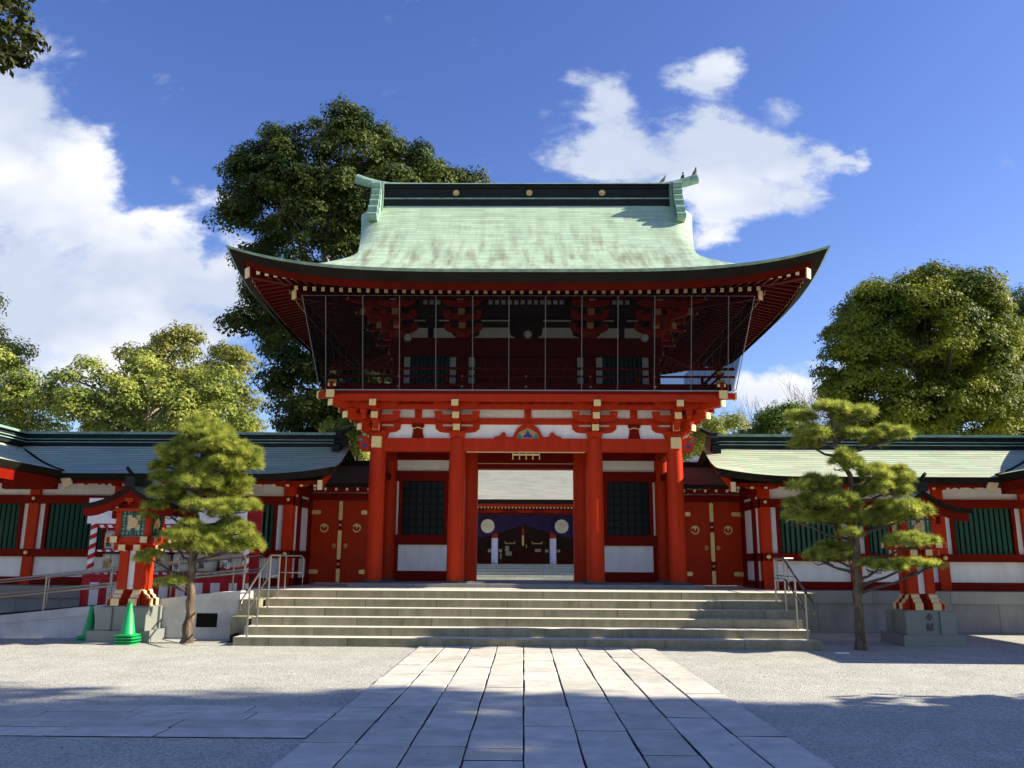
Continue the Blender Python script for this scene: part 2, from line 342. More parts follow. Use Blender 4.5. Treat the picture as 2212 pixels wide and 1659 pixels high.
def text_mesh(txt, size, name, m, parent=None, loc=(0, 0, 0), wrapR=None, bold=.0, z_rot=0, spacing=1.0, vertical=False, depth=.004):
    """lettering as a mesh standing in the x / z plane, facing -y, centred on loc (world)"""
    cu = bpy.data.curves.new(name, 'FONT'); cu.body = '\n'.join(txt) if vertical else txt; cu.size = size; cu.align_x = 'CENTER'; cu.align_y = 'CENTER'
    cu.offset = bold*size; cu.space_line = spacing*.95; cu.resolution_u = 3
    if not wrapR: cu.extrude = depth
    o = bpy.data.objects.new(name, cu); COL.objects.link(o)
    bpy.context.view_layer.update()
    dg = bpy.context.evaluated_depsgraph_get(); me = bpy.data.meshes.new_from_object(o.evaluated_get(dg))
    COL.objects.unlink(o); bpy.data.objects.remove(o)
    n = len(me.vertices); co = np.zeros(n*3); me.vertices.foreach_get('co', co); co = co.reshape(-1, 3)
    out = np.zeros_like(co); out[:, 0] = co[:, 0]; out[:, 2] = co[:, 1]; out[:, 1] = -co[:, 2]
    if wrapR:
        an = co[:, 0]/wrapR; out[:, 0] = wrapR*np.sin(an); out[:, 1] = -wrapR*np.cos(an)
    if z_rot:
        c, s_ = cos(z_rot), sin(z_rot); x = out[:, 0]*c - out[:, 1]*s_; y = out[:, 0]*s_ + out[:, 1]*c; out[:, 0] = x; out[:, 1] = y
    o0 = ORG.get(parent.name, Vector((0, 0, 0))) if parent else Vector((0, 0, 0))
    out += np.array(loc) - np.array(o0)
    me.vertices.foreach_set('co', out.ravel()); me.update(); me.materials.clear(); me.materials.append(m)
    t = bpy.data.objects.new(name, me); COL.objects.link(t); t.parent = parent; ORG[t.name] = o0
    return t

# ================================================================= GROUND
def ground():
    m = bpy.data.materials.new('gravel'); m.use_nodes = True; nt = m.node_tree; N = nt.nodes; L = nt.links; p = P_(nt)
    p.inputs['Roughness'].default_value = .9; p.inputs['Specular IOR Level'].default_value = .2
    g = N.new('ShaderNodeNewGeometry')
    vo = N.new('ShaderNodeTexVoronoi'); vo.inputs['Scale'].default_value = 70; L.new(g.outputs['Position'], vo.inputs['Vector'])
    cr = N.new('ShaderNodeValToRGB'); cr.color_ramp.elements[0].color = (.26, .258, .228, 1); cr.color_ramp.elements[1].color = (.60, .60, .515, 1)
    sp = N.new('ShaderNodeSeparateColor'); L.new(vo.outputs['Color'], sp.inputs[0]); L.new(sp.outputs[0], cr.inputs[0])
    n2 = N.new('ShaderNodeTexNoise'); n2.inputs['Scale'].default_value = 1.3; n2.inputs['Detail'].default_value = 8; n2.inputs['Roughness'].default_value = .7; L.new(g.outputs['Position'], n2.inputs['Vector'])
    mr = N.new('ShaderNodeMapRange'); mr.inputs['From Min'].default_value = .3; mr.inputs['From Max'].default_value = .7; mr.inputs['To Min'].default_value = .86; mr.inputs['To Max'].default_value = 1.14; L.new(n2.outputs[0], mr.inputs[0])
    mx = N.new('ShaderNodeVectorMath'); mx.operation = 'SCALE'; L.new(cr.outputs[0], mx.inputs[0]); L.new(mr.outputs[0], mx.inputs['Scale'])
    L.new(mx.outputs[0], p.inputs['Base Color'])
    bp = N.new('ShaderNodeBump'); bp.inputs['Strength'].default_value = .9; bp.inputs['Distance'].default_value = .012; bp.invert = True
    L.new(vo.outputs['Distance'], bp.inputs['Height']); L.new(bp.outputs[0], p.inputs['Normal'])
    b = MB(); n = 24
    rows = []
    for j in range(60):
        y = -150 + 450*(j/59); rows.append([(-200+400*i/59, y, 0) for i in range(60)])
    b.grid(rows); struct(b.build('gravel_ground', m), 'pale grey gravel forecourt')
    # scattered loose stones near the viewer
    b = MB()
    for k in range(900):
        y = 5.5 + 10*random.random()**1.6; x = random.uniform(-.62, .62)*y*1.05
        if -2.1 < x < 2.5 or (x < -2 and 7.8 < y < 9.6): continue
        r = random.uniform(.004, .011)
        b.lathe([(r*.7, 0), (r, r*.4), (r*.5, r*.9)], (x, y, 0), n=5, rot=random.random()*6)
    tag(b.build('loose_pebbles', mat('pebble', (.45, .45, .43), var=.3, vs=20, island=.4)), 'loose pale pebbles lying on the gravel', None, kind='stuff')
    b = MB(); rl = random.Random(21)
    for k in range(150):
        if k % 3: cx_, cy_ = ((-6.4, 15.9), (6.1, 15.4), (-3.6, 15.3))[k % 3-1 if k % 2 else 1]; x = rl.gauss(cx_, .9); y = min(15.9, rl.gauss(cy_, .5))
        else: y = rl.uniform(6, 15.8); x = rl.uniform(-.6, .6)*y
        r = rl.uniform(.012, .028); an = rl.uniform(0, 6.3); c_, s_ = cos(an)*r, sin(an)*r; z = .036+rl.uniform(0, .01) if -2 < x < 2.4 else .008+rl.uniform(0, .012)
        b.quad([(x-c_, y-s_, z), (x+s_*.5, y-c_*.5, z+.004), (x+c_, y+s_, z+.006), (x-s_*.5, y+c_*.5, z)])
    tag(b.build('fallen_leaves', mat('dry_leaf', (.22, .16, .05), var=.4, vs=9, island=.5)), 'dry yellow-brown leaves scattered on the gravel and path', None, kind='stuff')
    # the main path
    stone = mat('path_stone', (.51, .49, .42), rough=.85, var=.2, vs=3.2, bump=.35, bs=45, island=.13, spec=.2)
    soil = MB(); soil.box(-1.95, 2.34, -6, 15.99, -.05, .012); struct(soil.build('path_joints', SOIL), 'dark soil between the slabs of the path')
    b = MB(); x0 = -1.97; w = 4.33/9
    rnd = random.Random(3)
    def slab(xa, xb, ya, yb, h):
        e = .008; j = lambda: rnd.uniform(-.006, .006)
        e2 = .013; lo = [(xa+e+j(), ya+e2+j()), (xb-e+j(), ya+e2+j()), (xb-e+j(), yb-e2+j()), (xa+e+j(), yb-e2+j())]
        cx_, cy_ = (xa+xb)/2, (ya+yb)/2
        l3 = [(x, y, 0.0) for x, y in lo]; h3 = [(x, y, h-.006) for x, y in lo]; t3 = [(x+(.008 if x < cx_ else -.008), y+(.008 if y < cy_ else -.008), h+rnd.uniform(-.002, .002)) for x, y in lo]
        bb = len(b.v); b.v += l3+h3+t3
        b.f.append((bb+8, bb+9, bb+10, bb+11)); b.m.append(0)
        for a_ in (0, 4):
            for i in range(4):
                j2 = (i+1) % 4; b.f.append((bb+a_+i, bb+a_+j2, bb+a_+4+j2, bb+a_+4+i)); b.m.append(1 if a_ == 0 else 0)
    for c in range(9):
        y = -5 + rnd.uniform(0, .8)
        while y < 15.97:
            y2 = y + rnd.choice((.45, .6, .75, .9, 1.05))*rnd.uniform(.9, 1.1)
            if y2 > 15.4: y2 = 15.98
            slab(x0+c*w, x0+(c+1)*w, y, y2, .028+rnd.uniform(-.003, .004)); y = y2
    struct(b.build('stone_path', [stone, SOIL]), 'broad stone path of nine slab rows leading to the steps')
    soil = MB(); soil.box(-40, -1.99, 7.9, 9.48, -.05, .006); struct(soil.build('side_path_joints', SOIL), 'dark soil between the slabs of the side path')
    b.v.clear(); b.f.clear(); b.m.clear()
    for r in range(4):
        x = -1.985
        while x > -39:
            x2 = x - rnd.uniform(.8, 1.5)
            slab(x2, x, 7.86+r*.41, 7.86+(r+1)*.41, .015+rnd.uniform(-.002, .002)); x = x2
    struct(b.build('side_path', [stone, SOIL]), 'narrow stone side path joining from the left')
ground()

# ================================================================= STEPS AND PLATFORMS
LZ = .942; RIS = LZ/6
SY = [16.0, 16.42, 16.82, 17.22, 17.65, 18.2]
def platforms():
    st = thing('stone_steps', 'broad flight of six weathered stone steps up to the vermilion gate', 'steps', (0, 16, 0))
    for k in range(6):
        w = 5.45 if k == 0 else (5.39 if k < 5 else 6.12)
        y1 = SY[k+1]+.02 if k < 5 else 18.9
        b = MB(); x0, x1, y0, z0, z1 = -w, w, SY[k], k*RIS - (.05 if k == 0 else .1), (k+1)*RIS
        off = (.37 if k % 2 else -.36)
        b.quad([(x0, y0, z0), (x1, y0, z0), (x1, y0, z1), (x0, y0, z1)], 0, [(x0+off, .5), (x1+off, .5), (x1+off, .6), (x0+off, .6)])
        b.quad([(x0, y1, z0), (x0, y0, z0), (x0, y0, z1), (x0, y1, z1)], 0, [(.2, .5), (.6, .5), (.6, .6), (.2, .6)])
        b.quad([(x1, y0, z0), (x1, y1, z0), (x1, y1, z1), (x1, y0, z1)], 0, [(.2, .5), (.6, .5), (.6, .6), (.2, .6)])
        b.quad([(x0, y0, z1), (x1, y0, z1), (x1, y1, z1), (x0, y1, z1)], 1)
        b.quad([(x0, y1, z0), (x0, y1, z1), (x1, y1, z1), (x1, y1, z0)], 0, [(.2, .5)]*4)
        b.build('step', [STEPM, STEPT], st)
    pl = MB(); pl.box(-6.14, 6.14, 18.9, 27.2, 0, LZ, uv=True); struct(pl.build('gate_platform', LAND), 'pale stone platform under the gate')
    pl = MB()
    pl.box(-4.3, 4.3, 20.45, 25.8, LZ, 1.03, uv=True)
    struct(pl.build('gate_plinth', BASEC), 'low grey stone plinth the gate columns stand on')
    for s in (-1, 1):
        b = MB()
        b.box(s*6.14, s*20, 20.12, 24.3, 0, .66, 0, uv=True); b.box(s*6.12, s*20, 20.05, 24.35, .66, .935, 1, uv=True)
        struct(b.build('corridor_base', [BASEM, BASEC]), 'grey dressed stone base under the corridor')
    b = MB(); b.box(-60, 60, 27.2, 200, -.2, .70, uv=True); struct(b.build('inner_courtyard', mat('courtyard_paving', (.58, .56, .5), var=.08)), 'bright paved courtyard beyond the gate')
    # ramp on the left
    r = thing('access_ramp', 'pale concrete wheelchair ramp climbing to the left end of the landing', 'ramp', (-8, 17.3, 0))
    zt = lambda x: .947+.105*(x+5.8)
    b = MB()
    xs = [-5.8, -16]
    b.pxz([(-16, -.02), (-5.8, -.02), (-5.8, zt(-5.8)-.17), (-16, max(.02, zt(-16)-.17))], 17.30, 17.50)
    b.build('wall', CONC, r)
    b = MB(); b.pxz([(-15, zt(-15)-.172), (-5.79, zt(-5.79)-.172), (-5.79, zt(-5.79)), (-15, zt(-15))], 17.27, 17.53)
    b.build('coping', CONC, r)
    b = MB(); b.pxz([(-16, -.03), (-5.82, -.03), (-5.82, LZ-.02), (-6.3, LZ-.03), (-15, zt(-15)-.1)], 17.53, 18.18); b.build('deck', CONC, r)
    b = MB()
    for (ya, x1, z1) in ((17.22, -5.44, .78), (16.82, -5.46, .47)):
        b.quad([(-5.80, ya, 0), (x1, ya, 0), (x1, ya, z1), (-5.80, ya, z1)], 0, [(.2, .5)]*4); b.quad([(x1, ya, 0), (x1, 18.2, 0), (x1, 18.2, z1), (x1, ya, z1)], 0, [(.2, .5)]*4)
        b.quad([(-5.80, ya, z1), (x1, ya, z1), (x1, 18.2, z1), (-5.80, 18.2, z1)], 0, [(.2, .5)]*4); b.quad([(-5.80, ya, 0), (-5.80, ya, z1), (-5.80, 18.2, z1), (-5.80, 18.2, 0)], 0, [(.2, .5)]*4)
    b.build('end_stones', STEPM, r)
    g = MB()
    g.box(-6.66, -6.24, 17.285, 17.31, .23, .50)
    for k in range(9): g.box(-6.645+k*.045, -6.625+k*.045, 17.27, 17.285, .245, .485)
    g.build('vent_grille', DARKP, r)
    b = MB(); b.tube([(-5.66, 16.9, .10), (-5.66, 16.62, .09)], .07, 12); b.box(-5.76, -5.56, 16.6, 16.81, 0, .02)
    fix_normals(tag(b.build('drain_pipe', BLACK), 'short black drain pipe between ramp wall and step end', 'pipe'))
platforms()

# ================================================================= THE GATE
GY = 21.0; YC = 23.1; A = 6.97; B = 5.1
CXS = [-3.77, -1.745, 1.745, 3.77]
def Pz(d): return 8.12 + .2315*d + .1122*d*d
def lift(x, y): return .58*(min(1.02, abs(x)/A)**4)*(min(1.02, abs(y-YC)/B)**4)
def whalf(d):
    a = A-d; b = 4.45 + .42*max(0, (d-2.5)/2.35)**1.3
    k = .25; h = max(k-abs(a-b), 0)/k
    return max(a, b) + h*h*k*.25
gate = thing('shrine_gate', 'two-storey vermilion shrine gate with sweeping green copper roof and white panels', 'gate', (0, 21, LZ))

def gate_body():
    for iy, y in enumerate((21.0, 23.1, 25.2)):
        for x in CXS:
            b = MB(); b.lathe([(.215, 1.05), (.215, 1.6), (.21, 3.0), (.198, 4.62), (.17, 4.64)], (x, y, 0), 28)
            c = smooth_angle(b.build('column', RED, gate))
            b = MB(); b.box(x-.30, x+.30, y-.30, y+.30, 1.03, 1.052); b.lathe([(.27, 0), (.255, .03), (.22, .045)], (x, y, 1.052), 24)
            b.build('base_stone', BASEC, c)
    # tie beams, front and back row
    for y in (21.0, 25.2):
        b = MB()
        for i in range(3): b.box(CXS[i]+.17, CXS[i+1]-.17, y-.115, y+.115, 4.29, 4.625)
        b.build('tie_beam', RED, gate)
    for x in (-3.77, 3.77):
        for y0 in (21.0, 23.1):
            MB().box(x-.11, x+.11, y0+.17, y0+1.93, 4.29, 4.625).build('tie_beam', RED, gate)
    # pale strip painting the highlight along the front centre beam's lower edge
    MB().box(-1.5, 1.5, 20.93, 21.0, 4.27, 4.29).build('highlight_strip', CREAM, gate)
    # painted beam noses at the outer columns
    for s in (-1, 1):
        b = MB(); x = s*3.77
        pts = [(x+s*.17, 4.30), (x+s*.42, 4.30), (x+s*.50, 4.42), (x+s*.44, 4.5), (x+s*.54, 4.56), (x+s*.52, 4.66), (x+s*.36, 4.68), (x+s*.17, 4.62)]
        b.pxz(pts, 20.92, 21.08, 0)
        b.pxz([(x+s*.30, 4.38), (x+s*.38, 4.38), (x+s*.40, 4.46), (x+s*.32, 4.5), (x+s*.27, 4.44)], 20.91, 20.93, 1)
        b.pxz([(x+s*.40, 4.52), (x+s*.50, 4.57), (x+s*.48, 4.63), (x+s*.38, 4.6)], 20.91, 20.93, 2)
        fix_normals(b.build('carved_nose', [RED, BLUE, TEAL], gate))
        MB().box(x-.125, x+.125, 20.70, 20.83, 4.36, 4.64).build('gilt_cap', GOLD, gate)
        MB().box(x-.11, x+.11, 20.72, 20.9, 4.62, 4.72).build('beam_end', RED, gate)
    # white panels and frieze between brackets (front, sides, back)
    def frieze(p, q, name='frieze_panel'):
        (xa, ya), (xb, yb) = p, q
        for z0, z1 in ((4.625, 4.99), (5.155, 5.5)):
            b = MB()
            if ya == yb: b.box(xa, xb, ya-.02, ya+.02, z0, z1)
            else: b.box(xa-.02, xa+.02, ya, yb, z0, z1)
            b.build(name, WHITE, gate)
        b = MB()
        if ya == yb: b.box(xa-.1, xb+.1, ya-.07, ya+.07, 4.99, 5.155); b.box(xa-.1, xb+.1, ya-.09, ya+.09, 5.5, 5.6)
        else: b.box(xa-.07, xa+.07, ya-.1, yb+.1, 4.991, 5.154); b.box(xa-.09, xa+.09, ya-.1, yb+.1, 5.501, 5.599)
        b.build('frieze_beam', RED, gate)
    for y in (21.0, 25.2):
        frieze((-3.77, y), (3.77, y))
    for x in (-3.77, 3.77): frieze((x, 21.1), (x, 25.1))
    # struts between the brackets
    for x in (-2.76, 2.76):
        b = MB(); b.pxz([(x-.155, 4.626), (x+.155, 4.626), (x+.12, 4.80), (x+.14, 4.98), (x-.14, 4.98), (x-.12, 4.80)], 20.93, 20.98); b.box(x-.16, x+.16, 20.9, 20.99, 4.93, 5.0)
        b.pxz([(x-.13, 4.86), (x, 4.90), (x+.13, 4.86), (x+.13, 4.88), (x, 4.92), (x-.13, 4.88)], 20.925, 20.93, 1)
        fix_normals(b.build('strut', [REDD, GOLD], gate))
        b = MB(); b.box(x-.09, x+.09, 20.93, 20.98, 5.155, 5.43); b.box(x-.16, x+.16, 20.88, 20.98, 5.40, 5.46); b.build('strut', RED, gate)
    b = MB(); b.box(-.04, .14, 20.93, 20.98, 5.155, 5.43); b.box(-.11, .21, 20.88, 20.98, 5.40, 5.46); b.build('strut', RED, gate)
    # frog-leg strut in the centre
    b = MB(); c = .05
    half = [(.0, .335), (.16, .335), (.26, .27), (.33, .15), (.38, .05), (.46, .03), (.55, .06), (.56, .12), (.60, .16), (.66, .15), (.69, .10), (.75, .06), (.83, .05), (.88, .0)]
    pts = [(c+x, 4.626+z) for x, z in half] + [(c-x, 4.626+z) for x, z in half[::-1]]
    b.pxz(pts, 20.90, 20.96); b.box(c-.13, c+.13, 20.86, 20.97, 4.93, 5.02)
    fk = fix_normals(b.build('frog_leg_strut', RED, gate))
    b = MB()
    fan = [(.29, 0), (.26, .08), (.22, .15), (.13, .20), (.05, .24), (0, .27)]
    b.pxz([(c+x, 4.628+z) for x, z in fan]+[(c-x, 4.628+z) for x, z in fan[::-1][1:]], 20.89, 20.90, 0)
    for s in (-1, 1):
        b.pxz([(c+s*.28, 4.63), (c+s*.245, 4.72), (c+s*.19, 4.75), (c+s*.17, 4.68), (c+s*.12, 4.63)], 20.885, 20.889, 1)
    b.pxz([(c+x, 4.635+z) for x, z in ((-.125, .02), (-.125, .05), (-.06, .09), (-.03, .15), (0, .19), (.03, .15), (.06, .09), (.125, .05), (.125, .02), (.05, .0), (0, .03), (-.05, 0))], 20.88, 20.884, 2)
    fix_normals(b.build('painted_carving', [OCHRE, TEAL, BLUE], fk))
    # hanging gilt hook rail under the beam
    b = MB(); b.bar((-.33, 20.98, 4.22), (.36, 20.98, 4.22), .02, .035)
    for k in range(5):
        x = -.33+.17*k; b.bar((x, 20.98, 4.29), (x, 20.98, 4.14), .02, .02); b.lathe([(.012, 0), (.026, .02), (.012, .045)], (x, 20.98, 4.1), 8)
    b.build('hook_rail', GOLD, gate)

    # middle plane: side bays and doorway
    y = 23.1
    for s in (-1, 1):
        def X(a_, b_): return (s*a_, s*b_) if s > 0 else (s*b_, s*a_)
        b = MB()
        for (xa, xb, z0, z1, d) in [(1.9, 3.6, 1.03, 1.30, .11), (1.9, 3.6, 2.0, 2.27, .12), (1.9, 3.6, 3.73, 4.01, .12), (1.9, 3.6, 4.32, 4.62, .11),
                                 (1.9, 2.25, 2.27, 3.73, .09), (3.40, 3.50, 2.27, 3.73, .10), (3.64, 3.72, 2.27, 3.73, .10), (1.9, 1.99, 1.3, 2.0, .09), (3.48, 3.6, 1.3, 2.0, .09), (1.9, 2.12, 4.01, 4.32, .09)]:
            b.box(*X(xa, xb), y-d, y+d, z0, z1)
        b.build('wall_framing', REDD, gate)
        MB().box(*X(1.99, 3.48), y-.03, y+.03, 1.30, 2.0).build('wall_panel', WHITE, gate)
        MB().box(*X(2.12, 3.6), y-.03, y+.03, 4.01, 4.32).build('wall_panel', WHITE, gate)
        MB().box(*X(3.50, 3.64), y-.03, y+.03, 2.27, 3.73).build('wall_panel', WHITE, gate)
        w = MB().box(*X(2.25, 3.40), y-.02, y+.0, 2.27, 3.73).build('window', mat('dark_window_glass', (.006, .007, .008), rough=.35, spec=.15), gate)
        b = MB()
        for k in range(7): xx = s*(2.25+1.15*k/6); b.box(xx-.017, xx+.017, y-.07, y-.02, 2.27, 3.73)
        for k in range(8): zz = 2.27+1.46*k/7; b.box(*X(2.25, 3.40), y-.06, y-.025, zz-.015, zz+.015)
        b.build('lattice', BLACK, w)
        # outer side walls of the gate (between rows)
        for y0, y1 in ((23.1, 25.2),):
            b = MB(); x = s*3.77
            for z0, z1 in ((1.03, 1.3), (2.0, 2.27), (3.73, 4.01), (4.32, 4.62)): b.box(x-.1, x+.1, y0+.15, y1-.15, z0, z1)
            b.build('wall_framing', REDD, gate)
            for z0, z1 in ((1.3, 2.0), (2.27, 3.73), (4.01, 4.32)): MB().box(x-.03, x+.03, y0+.15, y1-.15, z0, z1).build('wall_panel', WHITE, gate)
        b = MB(); x = s*3.77
        for z0, z1 in ((3.75, 3.9),): b.box(x-.06, x+.06, 21.15, 22.95, z0, z1)
        b.build('wall_framing', REDD, gate)
        MB().box(*X(1.325, 1.6), y-.13, y+.13, 1.03, 4.62).build('door_jamb', RED, gate)
    b = MB(); b.box(-1.6, 1.6, y-.10, y+.12, 4.09, 4.215); b.build('lintel', REDD, gate)
    MB().box(-1.33, 1.33, y-.12, y-.05, 4.218, 4.234).build('highlight_strip', CREAM, gate)  # cream strip painted in for the lit line above the doorway
    MB().box(-1.6, 1.6, y-.09, y+.11, 4.236, 4.62).build('lintel', REDD, gate)
    MB().box(-1.325, 1.325, y-.13, y+.13, .944, .985).build('threshold', WOODD, gate)
    # ceiling / upper floor and dark underside joists
    b = MB(); b.box(-4.93, 4.93, 19.97, 26.23, 5.6, 5.665); b.build('balcony_floor', REDD, gate)
    MB().box(-3.7, 3.7, 21.05, 25.15, 4.64, 4.68).build('ceiling', WOODD, gate)
    for (x0, x1, y0, y1) in ((-4.85, 4.85, 20.0, 20.16), (-4.85, 4.85, 26.04, 26.2), (-4.85, -4.69, 20.16, 26.04), (4.69, 4.85, 20.16, 26.04)):
        MB().box(x0, x1, y0, y1, 5.43, 5.597).build('edge_beam', RED, gate)
    MB().box(-4.0, 4.0, 20.42, 20.54, 5.30, 5.42).build('purlin', RED, gate)
    b = MB()
    for k in range(34): x = -4.6+9.2*k/33; b.box(x-.04, x+.04, 20.1, 20.95, 5.52, 5.598)
    b.build('joists', REDD, gate)
    MB().box(-4.92, 4.92, 19.93, 19.965, 5.665, 5.69).build('net_rail', STEEL, gate)
    for sx in (-1, 1):
        for (yy, sy) in ((19.97, -1), (26.23, 1)):
            c = (sx*4.78, yy - sy*.15)
            # crossing corner beams with gilt ends
            MB().box(sx*4.6, sx*5.13, 20.02 if sy < 0 else 26.02, 20.18 if sy < 0 else 26.18, 5.50, 5.64).build('corner_beam', RED, gate)
            MB().box(sx*5.13, sx*5.17, 20.0 if sy < 0 else 26.0, 20.2 if sy < 0 else 26.2, 5.48, 5.66).build('gilt_cap', GOLD, gate)
            if sy < 0:
                MB().box(sx*4.69, sx*4.86, 19.75, 20.0, 5.47, 5.63).build('corner_beam', RED, gate)
                MB().box(sx*4.675, sx*4.875, 19.72, 19.76, 5.455, 5.645).build('gilt_cap', GOLD, gate)
                MB().box(sx*4.675, sx*4.875, 19.86, 19.92, 5.76, 5.93).build('gilt_cap', GOLD, gate)
                MB().box(sx*4.70, sx*4.85, 19.88, 19.95, 6.07, 6.15).build('gilt_cap', GOLD, gate)
gate_body()

def bracket(x, y, z0, out, n=3, step=.31, lat=.56, h=.255, corner=False):
    """a stepped bracket set: bearing block, lateral arms with small blocks, projecting arms with gilt ends"""
    b = MB(); ox, oy = out; L_ = sqrt(ox*ox+oy*oy); ux, uy = ox/L_, oy/L_
    px, py = (-uy, ux)
    def pt(d, s, z): return (x+ux*d*L_+px*s, y+uy*d*L_+py*s, z)
    def obox(d0, d1, s0, s1, za, zb, m=0, taper=0):
        t = taper
        lo = [pt(d0+t, s0+t, za), pt(d1-t, s0+t, za), pt(d1-t, s1-t, za), pt(d0+t, s1-t, za)]
        hi = [pt(d0, s0, zb), pt(d1, s0, zb), pt(d1, s1, zb), pt(d0, s1, zb)]
        b.hexa(lo, hi, m)
    obox(-.19/L_, .19/L_, -.22, .22, z0+.002, z0+.17, taper=.05/L_)
    for k in range(n):
        z = z0+.15+k*h; d = step*k
        # lateral arm with curved undersides, at distance d
        if not corner:
            zc = [(-lat, z+.16), (-lat, z+.10), (-lat+.10, z+.02), (-lat+.22, z), (lat-.22, z), (lat-.10, z+.02), (lat, z+.10), (lat, z+.16)]
            b.hexa([pt((d-.065), s_, zz) for s_, zz in zc], [pt((d+.065), s_, zz) for s_, zz in zc], 0)
            for s_ in (-lat+.08, lat-.08, 0): obox(d-.09, d+.09, s_-.10, s_+.10, z+.16, z+.16+.095, taper=.02)
        # projecting arm
        e = step*(k+1)
        b.hexa([pt(0, -.07, z+.001), pt(e+.02, -.07, z+.001), pt(e+.10, -.07, z+.08), pt(e+.10, -.07, z+.158), pt(0, -.07, z+.158)],
               [pt(0, .07, z+.001), pt(e+.02, .07, z+.001), pt(e+.10, .07, z+.08), pt(e+.10, .07, z+.158), pt(0, .07, z+.158)], 0)
        obox(e+.10, e+.125, -.085, .085, z+.01, z+.168, 1)
        obox(e-.09, e+.09, -.10, .10, z+.161, z+.255, taper=.02)
    return fix_normals(b.build('bracket', [RED, GOLD], gate))
for x in CXS:
    bracket(x, 21.0, 4.625, (0, -1)); bracket(x, 25.2, 4.625, (0, 1))
for s in (-1, 1):
    for y in (21.0, 23.1, 25.2): bracket(s*3.77, y, 4.627, (s, 0))
    bracket(s*3.77, 21.0, 4.623, (s, -1), corner=True)

